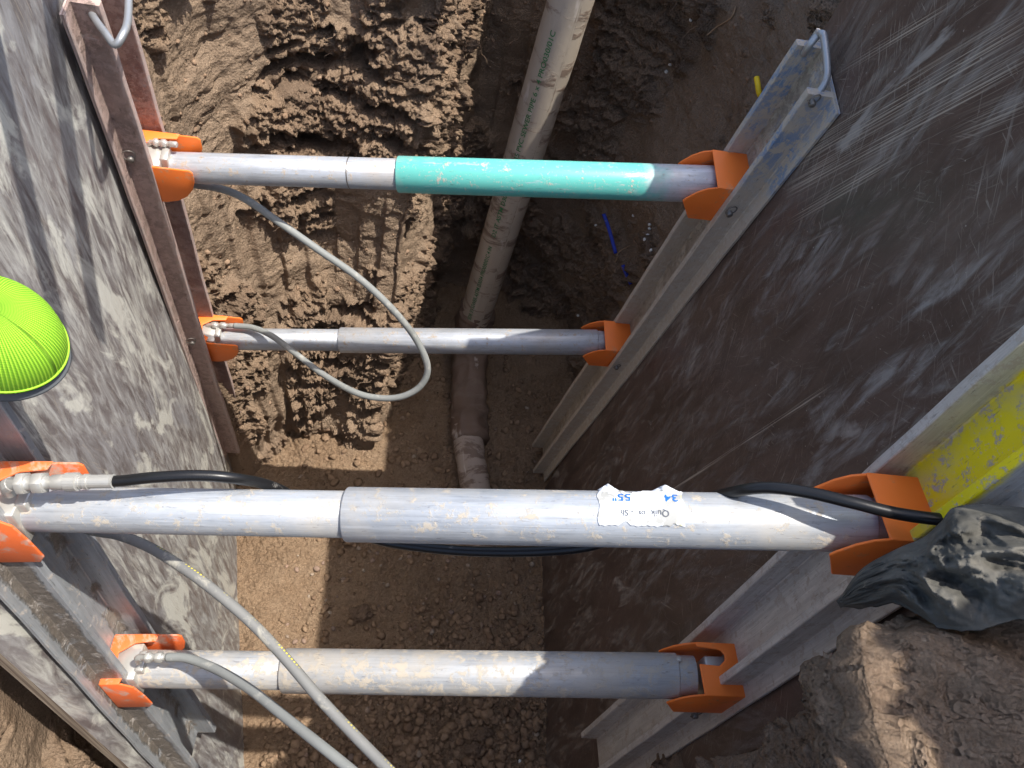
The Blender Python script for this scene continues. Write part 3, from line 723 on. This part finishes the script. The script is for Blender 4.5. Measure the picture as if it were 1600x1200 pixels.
for tx, s_, arc0 in (('D2 IT ASTM D3034 4 IN SDR 35 PVC SEWER PIPE 6 x 4 PRO030/01C', .52, .014), ('PVC SDR 35 SEWER ASTM D3034 PRO030/01C 4 IN', -.0, .014)):
    V, Fc = text_mesh(tx, .028); k = min(.95 / V[:, 0].max(), 1) if s_ > .1 else .47 / V[:, 0].max()
    keep = V
    o = mk('printed_text', [on_pipe(s_ + .02 + x * k, arc0 + y * .8, PR + .0014) for x, y, _ in keep], Fc, M_green, pipe_root)

# ------------------------------------------------------------------ hoses
def hose(name, pts, r, mat, label, cat='hose', n=12, seg=16):
    path = spline([P(*q) for q in pts], n)
    V, Fc, UV = tube(path, r, seg); o = mk(name, V, Fc, mat, None, UV, sm=True)
    tag(o, label, cat); return o, path
hose('hydraulic_hose', [(262, 283, 1.72), (300, 288, 1.72), (345, 295, 1.71), (385, 312, 1.71), (440, 350, 1.73), (500, 392, 1.76), (560, 434, 1.80), (612, 482, 1.85), (650, 530, 1.92), (668, 573, 1.97),
     (658, 602, 2.0), (630, 619, 2.02), (595, 622, 2.04), (555, 613, 2.06), (505, 585, 2.12), (460, 551, 2.17), (425, 525, 2.21), (395, 512, 2.24), (366, 509, 2.25)], .0086, M_gh, 'thin grey hose looping down from the teal strut to the strut below')
bo, bp = hose('hydraulic_hose', [(108, 753, 1.02), (180, 752, 1.02), (240, 746, 1.02), (310, 743, 1.03), (370, 748, 1.05), (430, 762, 1.10), (500, 800, 1.16), (580, 840, 1.18), (660, 855, 1.18), (750, 862, 1.17), (850, 861, 1.15),
     (930, 851, 1.13), (1010, 820, 1.13), (1090, 785, 1.08), (1150, 768, 1.01), (1200, 762, .98), (1260, 769, .96), (1330, 785, .94), (1400, 802, .93), (1475, 812, .92), (1530, 812, .95)], .0077, M_bh, 'black rubber hose weaving around the thick strut with the sticker')
f0, f1 = P(100, 753, 1.02), P(178, 752, 1.02); Lf = np.linalg.norm(f1 - f0)
V, Fc, UV = lathe(f0, f1, [(0, .008), (.05 * Lf, .0125), (.28 * Lf, .0125), (.30 * Lf, .010), (.34 * Lf, .010), (.34 * Lf, .009), (.42 * Lf, .009), (.42 * Lf, .0105), (.5 * Lf, .0105), (.5 * Lf, .0092), (.95 * Lf, .0092), (Lf, .0098), (Lf * 1.01, .008)], 20)
mk('coupling', V, Fc, M_fit, bo, sm=False)
h3, h3p = hose('hydraulic_hose', [(92, 800, 1.30), (135, 826, 1.24), (185, 836, 1.21), (235, 856, 1.19), (290, 890, 1.17), (340, 927, 1.16), (395, 975, 1.15), (445, 1028, 1.14), (500, 1092, 1.12), (555, 1150, 1.10), (610, 1206, 1.08), (660, 1260, 1.06), (690, 1400, 1.0), (600, 1560, .95), (350, 1700, .9)], .0082, M_gh2, 'grey hose with dotted yellow print sweeping down past the near lower strut')
# dotted yellow print along its upper side, kept in the hose material
k_ = len(h3p) // 2; T = unit(h3p[k_ + 1] - h3p[k_ - 1]); v = CAM - h3p[k_]; v = unit(v - T * (v @ T)); sd = np.cross(T, v); sd = sd if Q(h3p[k_] + sd * .02)[1] < Q(h3p[k_])[1] else -sd
vv = np.zeros(len(h3.data.vertices) * 3); h3.data.vertices.foreach_get('co', vv); vv = vv.reshape(-1, 3) + LOC[h3]
ring = vv[k_ * 16:(k_ + 1) * 16] - h3p[k_]; kk = int(np.argmax(ring @ (v * .5 + sd * .86)))
def striped():
    m = MT('grey_hose_printed'); o = m.co(); sx = m.n('ShaderNodeSeparateXYZ'); m.l(m.tc.outputs['UV'], sx.inputs[0])
    a = m.noise(o, 12, 5, .6, .2, .35, .65); c = m.mix(m.mul(a, .35), (.20, .20, .19), (.12, .12, .12)); f = m.noise(o, 22, 7, .7, .4, .53, .64); c = m.mix(m.mul(f, .85), c, (.38, .36, .30))
    d = m.n('ShaderNodeMath', operation='ABSOLUTE'); m.l(m.mul(sx.outputs[1], -kk / 16 * .06, 'ADD'), d.inputs[0]); b = m.mr(d.outputs[0], .0017, .0022, 1, 0)
    w2 = m.n('ShaderNodeMath', operation='SINE'); m.l(m.mul(sx.outputs[0], 1100.), w2.inputs[0]); b = m.mul(b, m.mr(w2.outputs[0], -.2, .1)); b = m.mul(b, m.noise(m.co('UV', (11, 1, 1)), 1, 2, .5, 0, .50, .56))
    return m.fin(m.mix(b, c, (.70, .58, .08)), .65, 0, m.bump(m.noise(o, 160, 4, .6), .2, .001))
h3.data.materials[0] = striped()
hose('hydraulic_hose', [(262, 1027, 1.40), (290, 1028, 1.39), (320, 1038, 1.37), (350, 1052, 1.34), (392, 1078, 1.29), (440, 1116, 1.23), (490, 1156, 1.18), (530, 1188, 1.15), (570, 1222, 1.12), (620, 1270, 1.08), (640, 1400, 1.04), (540, 1560, .98), (300, 1680, .93)], .0083, M_gh, 'muddy grey hose leaving the fitting of the near lower strut')
# --- MORE ---
# ------------------------------------------------------------------ dark cloth draped on the near right bank
cloth_top = spline([P(1308, 940, .95), P(1345, 890, .93), P(1400, 858, .92), P(1442, 840, .90), P(1470, 815, .88), P(1490, 793, .87), P(1535, 788, .86), P(1600, 793, .85), P(1700, 805, .83), P(1800, 830, .82)], 14)
cloth_bot = spline([P(1312, 948, .94), P(1350, 950, .90), P(1395, 940, .86), P(1430, 958, .83), P(1470, 980, .80), P(1520, 984, .78), P(1565, 972, .77), P(1620, 965, .76), P(1700, 970, .75), P(1800, 985, .74)], 14)
nU = len(cloth_top); nW = 60; V = []; Fc = []
for i in range(nU):
    u = i / (nU - 1)
    for j in range(nW + 1):
        w_ = j / nW; p_ = cloth_top[i] * (1 - w_) + cloth_bot[i] * w_; V.append(p_)
V = np.array(V); uu = np.repeat(np.arange(nU) / (nU - 1), nW + 1); ww = np.tile(np.arange(nW + 1) / nW, nU)
# folds run from the gathered left tip outwards
q = np.column_stack([uu * 2.6 + ww * .6, ww * 2.6 - uu * 2.4, uu * 0 + 2.2])
fold = 1 - np.abs(fbm(q * 1.25, 2, 301)) * 2.2; fold2 = fbm(q * 3.1, 3, 305)
env = np.sin(np.pi * np.clip(ww, .02, .98)) ** .6 * (.35 + .65 * np.clip(uu * 4, 0, 1))
tocam = (CAM - V); tocam /= np.linalg.norm(tocam, axis=1)[:, None]
V = V + tocam * (env * (.026 * fold + .013 * (.5 - np.abs(fold2)) + .008 * (.4 - np.abs(fbm(q * 7, 2, 309))) + .045))[:, None]
for i in range(nU - 1):
    for j in range(nW): a_ = i * (nW + 1) + j; Fc.append((a_, a_ + 1, a_ + nW + 2, a_ + nW + 1))
def cloth_mat():
    m = MT('worn_black_fabric'); o = m.co()
    a = m.noise(o, 14, 6, .65, .5, .42, .68); c = m.mix(a, (.080, .077, .068), (.16, .15, .13)); b = m.noise(o, 40, 6, .7, .3, .60, .68); c = m.mix(m.mul(b, .5), c, (.27, .23, .18))
    return m.fin(c, .9, 0, m.bump(m.noise(o, 260, 3, .6), .25, .001, m.bump(m.noise(o, 22, 5, .6, 1.0), .6, .006)), .1)
cl = mk('cloth', V, Fc, cloth_mat(), sm=True); so = cl.modifiers.new('thickness', 'SOLIDIFY'); so.thickness = .003
tag(cl, 'crumpled dark grey cloth draped over the soil bank beside the yellow sprayed rail', 'cloth')

# ------------------------------------------------------------------ loose stones, clods, roots
ICO = None
def ico():
    import bmesh
    bm = bmesh.new(); bmesh.ops.create_icosphere(bm, subdivisions=2, radius=1); V = np.array([v.co[:] for v in bm.verts]); Fc = [tuple(v.index for v in f.verts) for f in bm.faces]; bm.free(); return V, Fc
IV, IF = ico(); IFa = np.array(IF)
def lumps(pts, name, mat, label, cat, rough, flat=.7, kind='stuff', grp=None, single=False):
    Vs, Fs = [], []; n = 0; outs = []
    for (c, rad) in pts:
        sd = rng.integers(0, 9999); v = IV * (1 + rough * fbm(IV * 1.6 + sd, 2, 400)[:, None]); v = v * np.array([1, rng.uniform(.6, 1), rng.uniform(flat - .15, flat + .1)])
        th = rng.uniform(0, 6.28); ct, st_ = math.cos(th), math.sin(th); v = v @ np.array([[ct, st_, 0], [-st_, ct, 0], [0, 0, 1]]); v = v * rad + c
        if single:
            o = mk(name, v, IF, mat, sm=rough < .3); tag(o, label if isinstance(label, str) else label[len(outs)], cat, grp); outs.append(o)
        else: Vs.append(v); Fs.append(IFa + n); n += len(v)
    if single: return outs
    o = mk(name, np.vstack(Vs), np.vstack(Fs), mat, sm=rough < .3); return tag(o, label, cat, kind=kind)
def floor_pts(n, r0, r1, clus=None, sink=.3):
    o = []
    while len(o) < n:
        x, y = rng.uniform(-.62, .40), rng.uniform(.15, 2.1)
        if clus is not None and rng.random() > clus(x, y): continue
        rad = r0 + (r1 - r0) * rng.random() ** 3; o.append((np.array([x, y, floor_z(x, y) + rad * sink]), rad))
    return o
def var_mat(name, cs, rough=.8):
    m = MT(name); g = m.n('ShaderNodeNewGeometry'); r_ = g.outputs['Random Per Island']; rp = m.n('ShaderNodeValToRGB'); m.l(r_, rp.inputs[0]); e = rp.color_ramp.elements
    e[0].color = cs[0] + (1,); e[1].color = cs[-1] + (1,)
    for k, c in enumerate(cs[1:-1]): x = e.new((k + 1) / (len(cs) - 1)); x.color = c + (1,)
    a = m.noise(m.co(), 60, 5, .7, 0, .35, .65); c = m.mix(m.mul(a, .5), rp.outputs[0], (.16, .10, .065))
    return m.fin(c, rough, 0, m.bump(m.noise(m.co(), 120, 6, .75), .9, .004), .15)
M_stone = var_mat('floor_stones', [(.32, .23, .165), (.42, .35, .27), (.26, .19, .14), (.36, .245, .18), (.22, .17, .14)], .75)
M_crumb = var_mat('soil_crumbs', [(.25, .17, .105), (.32, .22, .14), (.19, .125, .08)], .95)
lumps(floor_pts(420, .003, .013, lambda x, y: .35 + .65 * (y < 1.1)), 'gravel', M_stone, 'small rounded stones and gravel strewn over the sandy trench floor', 'gravel', .3)
lumps(floor_pts(5200, .0025, .019, lambda x, y: float(np.clip(.22 + 1.5 * (.75 - y) + .6 * (x + .2), .10, 1))), 'soil_crumbs', M_crumb, 'crumbled soil clods covering the near end of the trench floor', 'soil crumbs', .55, .8)
big = []
for px, py, rad in ((565, 962, .034), (585, 955, .018), (1e9, 0, 0)):
    if px > 1e8: break
    h_, _ = hit(px, py, floor_bvh); big.append((h_ + (0, 0, rad * .3), rad))
def clod(c, rad, seedk):
    v = IV.copy(); import bmesh
    bm = bmesh.new(); bmesh.ops.create_icosphere(bm, subdivisions=4, radius=1); v = np.array([k.co[:] for k in bm.verts]); f = [tuple(k.index for k in q.verts) for q in bm.faces]; bm.free()
    v = v * (1 + .45 * fbm(v * 1.3 + seedk, 3, 420) + .12 * fbm(v * 6, 3, 421))[:, None]; v = v * (1.1, .85, .7) * rad + c
    return v, f
for k, ((px, py, rad), lb) in enumerate(zip(((564, 960, .036), (1395 - 640, 1148, .030), (740, 1172, .026), (725, 1128, .018)),
        ('dark damp clod of soil lying on the open floor just above the near lower strut', 'reddish clod, largest of the heap at the foot of the scratched plywood', 'lumpy clod nearest the picture bottom at the foot of the scratched plywood', 'small clod just below the near lower strut'))):
    h_, _ = hit(px, py, floor_bvh); v, f = clod(h_ + np.array([0, 0, rad * .35]), rad, 7 * k + 3); tag(mk('soil_clod', v, f, M_clod, sm=True), lb, 'clod', 'soil clods on the trench floor')
stones = [(495, 889, .014), (505, 880, .009), (461, 1003, .012), (475, 1002, .012), (449, 976, .008), (700, 905 - 28, .011), (1075, 0, 0), (640, 870, .011), (582, 876, .012), (757, 933, .009), (676, 965, .009), (636, 1112, .007), (812, 1190, .008)]
stones = [q for q in stones if q[1]]
lb = ['pale rounded stone in the sunlit floor under the thick strut', 'small brown stone touching the pale rounded one in the sunlit floor', 'left stone of the touching pair above the near lower strut', 'right stone of the touching pair above the near lower strut', 'little pale stone left of the stone pair in the sun',
      'stone in the shaded floor right of centre under the black hose', 'brown stone below the dip of the black hose', 'stone just inside the shade below the thick strut', 'small stone at the foot of the scratched plywood above the near lower strut', 'small pink stone right of the dark damp clod', 'oblong pale stone below the middle of the near lower strut', 'white pebble in the bottom corner beside the scratched plywood']
for (px, py, rad), l_ in zip(stones, lb):
    h_, _ = hit(px, py, floor_bvh); lumps([(h_ + np.array([0, 0, rad * .25]), rad)], 'stone', M_white if 'white' in l_ else M_stone, [l_], 'stone', .12, .7, grp='larger stones on the trench floor', single=True)
for k, (px, py) in enumerate(((1015, 351), (1015, 357), (1012, 367), (1007, 374), (1017, 391), (931, 352), (990, 337), (903, 493), (1079, 31), (1047, 101), (1041, 112))):
    h_, n_ = hit(px, py, wall_bvh)
    if h_ is not None: lumps([(h_ + (CAM - h_) / np.linalg.norm(CAM - h_) * .002, .0062)], 'white_pebble', M_white, 'tiny white pebble stuck in the shaded soil wall beyond the tan rail', 'pebble', .1, .9, grp='white pebbles in the shaded soil wall', single=True)
# crumbs lodged on the soil walls
pts = []
for _ in range(5200):
    k = rng.integers(0, ncol * nu); c = V2[k]
    if c[1] < -.25 or (c[1] < .3 and c[0] < 0) or (abs(c[0]) > .45 and .25 < c[1] < 1.36) or c[2] < .02: continue
    pts.append((V2[k] - N[k] * .001, .002 + .008 * rng.random() ** 4))
lumps(pts, 'wall_crumbs', var_mat('wall_crumb_mat', [(.29, .195, .125), (.36, .25, .17), (.24, .16, .105)], .95), 'crumbs of soil clinging to the dug walls', 'soil crumbs', .75, .85)
# fine roots
parts = []
for _ in range(150):
    px, py = rng.uniform(230, 1290), rng.uniform(0, 690)
    h_, n_ = hit(px, py, wall_bvh)
    if h_ is None or h_[1] < 1.3: continue
    tc = unit(CAM - h_); L = rng.uniform(.03, .13); p_ = [h_ + tc * .004]; d_ = unit(rng.normal(size=3) * (.8, .3, .6) + (0, 0, -.7))
    for k in range(7): d_ = unit(d_ + rng.normal(size=3) * .35); p_.append(p_[-1] + d_ * L / 7 + tc * .0015)
    parts.append(tube(spline(p_, 3), np.linspace(.0011, .0004, 22), 5))
V, Fc, _ = join(*parts); tag(mk('fine_roots', V, Fc, plain('root_mat', (.26, .18, .12), .9), sm=True), 'fine brown roots hanging out of the soil walls', 'roots', kind='stuff')
def root(px, lab, r=.002):
    p_ = []
    for x, y in px:
        h_, _ = hit(x, y, wall_bvh); p_.append(h_ + unit(CAM - h_) * .008)
    V, Fc, UV = tube(spline(p_, 6), r, 8); tag(mk('root', V, Fc, plain('pale_root', (.34, .23, .14), .85), sm=True), lab, 'root', 'thicker roots in the soil walls')
root([(486, 18), (488, 30), (493, 40), (494, 46)], 'short straw coloured root in the sunlit soil above the teal strut')
root([(985, 383), (966, 395), (962, 408), (945, 420), (928, 431)], 'forked root beside the blue tape in the shaded soil wall', .0022)
root([(1150, 10), (1142, 28), (1120, 42), (1105, 55)], 'long root in the shaded soil at the top beyond the blue painted rail', .0025)
root([(1469 - 100, 1144), (1467 - 100, 1160), (1465 - 100, 1182)], 'pale twig on the near right bank', .002) if False else None
# blue tape and yellow marker
M_tape = plain('blue_tape', (.02, .045, .38), .5, 0, .3, MUDG, .2); M_mark = plain('yellow_marker', (.85, .58, .02), .5)
def strip(name, px, wd, mat, lab, cat, grp=None):
    L_ = []; 
    for x, y in px:
        h_, _ = hit(x, y, wall_bvh); L_.append(h_)
    z_ = min([Q(p)[2] for p in L_]) - .006; L_ = [P(x, y, z_) for (x, y), p in zip(px, L_)]
    path = spline(L_, 6); V = []; Fc = []
    for k, c in enumerate(path):
        T = unit(path[min(k + 1, len(path) - 1)] - path[max(k - 1, 0)]); sd = unit(np.cross(T, CAM - c)); nn_ = unit(np.cross(sd, T))
        for q_ in (-1, 0, 1): V.append(c + sd * q_ * wd / 2 + nn_ * .0015 * math.sin(k * 1.7 + q_))
    for k in range(len(path) - 1):
        for q_ in (0, 1): a_ = k * 3 + q_; Fc.append((a_, a_ + 1, a_ + 4, a_ + 3))
    o = mk(name, V, Fc, mat, sm=True); so = o.modifiers.new('thickness', 'SOLIDIFY'); so.thickness = .0012; tag(o, lab, cat, grp)
strip('blue_tape', [(943, 334), (949, 350), (955, 370), (962, 396)], .013, M_tape, 'longer upper strip of blue tape on the shaded soil wall', 'tape', 'strips of blue tape')
strip('blue_tape', [(973, 414), (979, 429), (986, 444)], .013, M_tape, 'shorter lower strip of blue tape on the shaded soil wall', 'tape', 'strips of blue tape')
h_, _ = hit(1185, 140, wall_bvh); z_ = Q(h_)[2] - .02
V, Fc, UV = tube(spline([P(1182, 121, z_), P(1184, 132, z_ - .004), P(1186, 145, z_), P(1191, 154, z_ + .01)], 6), .0068, 10); o = mk('marker_stub', V, Fc, M_mark, sm=True); tag(o, 'short yellow plastic stub poking out of the soil near the blue painted rail', 'plastic stub')

# ------------------------------------------------------------------ worker in a bright mesh cap leaning over the left edge
CR, CU, CB = RW[:, 0], RW[:, 1], -RW[:, 2]
def cw(v): return CR * v[0] + CU * v[1] + CB * v[2]
pz = .90; HC = P(-10, 520, pz)                          # centre of the cap opening
Uc = unit(cw((.42, .42, .80))); Fv = cw((.80, -.50, -.16)); Fv = unit(Fv - Uc * (Fv @ Uc)); Sv = np.cross(Uc, Fv)
person = thing('person', (-1.15, .6, 2.32)); tag(person, 'worker leaning over the left plywood edge in a bright yellow green mesh cap', 'person')
nT, nP = 40, 96; V = []; UV = []; Fc = []; ax_, bx_, hx_ = .080, .066, .068
for i in range(nT + 1):
    t = i / nT * math.pi / 2
    for k in range(nP):
        a_ = 2 * math.pi * k / nP; ct = math.cos(t) ** .80; sn = math.sin(t) ** .85
        rr = 1 + .012 * math.cos(6 * a_) * math.sin(2 * t) * 0 - .010 * math.exp(-((((a_ * 6 / (2 * math.pi)) + .5) % 1 - .5) / .045) ** 2) * math.cos(t)
        V.append(HC - Uc * .018 + (Fv * math.cos(a_) * ax_ + Sv * math.sin(a_) * bx_) * ct * rr + Uc * hx_ * sn * 1.2); UV.append((a_, t))
for i in range(nT):
    for k in range(nP): k2 = (k + 1) % nP; Fc.append((i * nP + k, i * nP + k2, (i + 1) * nP + k2, (i + 1) * nP + k))
def cap_mat():
    m = MT('hi_vis_mesh'); sx = m.n('ShaderNodeSeparateXYZ'); m.l(m.tc.outputs['UV'], sx.inputs[0])
    wv = m.n('ShaderNodeMath', operation='SINE'); m.l(m.mul(sx.outputs[0], 100.), wv.inputs[0]); w2_ = m.n('ShaderNodeMath', operation='SINE'); m.l(m.mul(sx.outputs[1], 190.), w2_.inputs[0])
    g = m.mr(m.mul(wv.outputs[0], m.mul(w2_.outputs[0], .22), 'ADD'), -1.2, 1.0); c = m.mix(g, (.16, .46, .015), (.50, .90, .06))
    return m.fin(c, .7, 0, m.bump(g, .8, .003), .3)
M_cap = cap_mat()
cap = mk('cap', V, Fc, M_cap, person, UV, sm=True); cap['label'] = 'yellow green mesh baseball cap'
so = cap.modifiers.new('thickness', 'SOLIDIFY'); so.thickness = .002
V, Fc, UV = tube([HC - Uc * .012 + (Fv * math.cos(x) * ax_ + Sv * math.sin(x) * bx_) * 1.0 for x in np.linspace(0, 2 * math.pi, 60)], .0018, 8); mk('sweat_band', V, Fc, M_cap, cap, sm=True)
V = []; Fc = []                                        # grey brim
for i in range(21):
    a_ = -1.0 + 2.0 * i / 20
    for j in range(9):
        q_ = j / 8; ext = .92 + q_ * .13 * math.cos(a_ * .9) ** .5
        V.append(HC - Uc * (.016 + .012 * q_ + .012 * (math.sin(a_) ** 2) * q_) + (Fv * math.cos(a_) * ax_ + Sv * math.sin(a_) * bx_) * ext)
for i in range(20):
    for j in range(8): a_ = i * 9 + j; Fc.append((a_, a_ + 1, a_ + 10, a_ + 9))
br = mk('brim', V, Fc, plain('grey_brim', (.12, .13, .14), .7), cap, sm=True); so = br.modifiers.new('thickness', 'SOLIDIFY'); so.thickness = .003
# body: one continuous skinned surface, kneeling on the bank (outside the frame)
def skin_body(name, joints, edges, mat, parent, lev=2):
    me = bpy.data.meshes.new(name); me.from_pydata([list(j[0] - LOC[parent]) for j in joints], edges, []); o = bpy.data.objects.new(name, me); sc.collection.objects.link(o)
    o.parent = parent; LOC[o] = LOC[parent]; m = o.modifiers.new('skin', 'SKIN'); m.use_smooth_shade = True
    for k, j in enumerate(joints): me.skin_vertices[0].data[k].radius = (j[1], j[1] if len(j) < 3 else j[2])
    me.skin_vertices[0].data[0].use_root = True
    sb = o.modifiers.new('sub', 'SUBSURF'); sb.levels = lev; sb.render_levels = lev; me.materials.append(mat); return o
v_ = lambda *a: np.array(a, float)
hc = HC - Uc * .045 - Fv * .03
J = [(v_(-1.22, .62, 2.74), .13, .16), (v_(-1.08, .60, 2.84), .12, .15), (v_(-.95, .585, 2.82), .12, .17), (v_(-.86, .575, 2.73), .075, .10), (v_(-.78, .57, 2.60), .052), (v_(-.72, .57, 2.44), .055), (hc - Uc * .02 - Fv * .01, .045, .045),
     (v_(-.90, .78, 2.80), .06), (v_(-.84, .90, 2.60), .042), (v_(-.79, .90, 2.40), .03), (v_(-.78, .90, 2.335), .03),
     (v_(-.90, .40, 2.80), .06), (v_(-.86, .28, 2.60), .042), (v_(-.80, .26, 2.40), .03), (v_(-.79, .26, 2.335), .03),
     (v_(-1.22, .74, 2.66), .10), (v_(-1.12, .78, 2.40), .07), (v_(-1.48, .80, 2.39), .05), (v_(-1.60, .80, 2.37), .035),
     (v_(-1.22, .50, 2.66), .10), (v_(-1.12, .46, 2.40), .07), (v_(-1.48, .44, 2.39), .05), (v_(-1.60, .44, 2.37), .035)]
Ed = [(0, 1), (1, 2), (2, 3), (3, 4), (4, 5), (5, 6), (2, 7), (7, 8), (8, 9), (9, 10), (2, 11), (11, 12), (12, 13), (13, 14), (0, 15), (15, 16), (16, 17), (17, 18), (0, 19), (19, 20), (20, 21), (21, 22)]
for hb in (10, 14):                                     # five fingers on each hand, spread on the ground
    b = J[hb][0]
    for q_, (a_, L_) in enumerate(((-1.0, .055), (-.4, .08), (-.12, .088), (.14, .082), (.42, .065))):
        d_ = v_(math.cos(a_), math.sin(a_) * (1 if hb == 10 else -1), 0); n0 = len(J)
        J.append((b + d_ * .045 + (0, 0, .0), .010)); J.append((b + d_ * (.045 + L_ * .5) + (0, 0, .004), .0085)); J.append((b + d_ * (.045 + L_) + (0, 0, -.012), .0075)); Ed += [(hb, n0), (n0, n0 + 1), (n0 + 1, n0 + 2)]
skin_body('body', J, Ed, plain('work_clothes', (.07, .09, .13), .85), person)
# head with a face under the cap
V = IV.copy(); import bmesh as _b
bm = _b.new(); _b.ops.create_uvsphere(bm, u_segments=40, v_segments=30, radius=1); V = np.array([k.co[:] for k in bm.verts]); Fc = [tuple(k.index for k in f.verts) for f in bm.faces]; bm.free()
H = []
for x, y, z in V:       # x front, y side, z up
    fx_ = x * .078; fy_ = y * (.064 - .016 * max(0, -z)); fz_ = z * .085
    fx_ += .020 * math.exp(-((y / .13) ** 2 + ((z + .18) / .16) ** 2)) * (x > 0) - .007 * (math.exp(-(((abs(y) - .38) / .14) ** 2 + ((z - .05) / .12) ** 2))) * (x > 0) + .006 * math.exp(-((y / .3) ** 2 + ((z + .52) / .07) ** 2)) * (x > 0)
    fy_ += .012 * np.sign(y) * math.exp(-((x / .18) ** 2 + ((z + .05) / .22) ** 2)) * (abs(y) > .8)
    H.append(hc - Uc * .02 + Fv * fx_ + Sv * fy_ + Uc * fz_ * .8)
mk('head', H, Fc, plain('skin', (.42, .24, .17), .55), person, sm=True)

# ------------------------------------------------------------------ two added shovels out of view, handles cast shadow bands on the left plywood
def shadow_shovel(base, tip, lab):
    base, tip = v_(*base), v_(*tip); r_ = thing('shadow_shovel', base); tag(r_, lab, 'shadow_shovel', 'added shadow casters on the left bank'); d = unit(tip - base)
    V, Fc, UV = tube(np.linspace(base + d * .25, tip, 20), .0165, 16); mk('handle', V, Fc, plain('ash_handle', (.42, .28, .15), .6), r_, UV, sm=True)
    a_, b_, c_ = frame(d); poly = [(-.02, .30), (-.10, .27), (-.105, .08), (-.06, 0), (0, -.04), (.06, 0), (.105, .08), (.10, .27), (.02, .30)]
    V, Fc = plate(base, b_, a_, c_, poly, -.001, .002); mk('blade', V, Fc, M_steel, r_)
shadow_shovel((-1.20, 1.70, 2.28), (-.245, .735, 2.70), 'unseen shadow caster with a wooden handle, added on the left bank, nearer of the two')
shadow_shovel((-1.05, 1.86, 2.28), (-.215, .84, 2.68), 'unseen shadow caster with a wooden handle, added on the left bank, farther of the two')
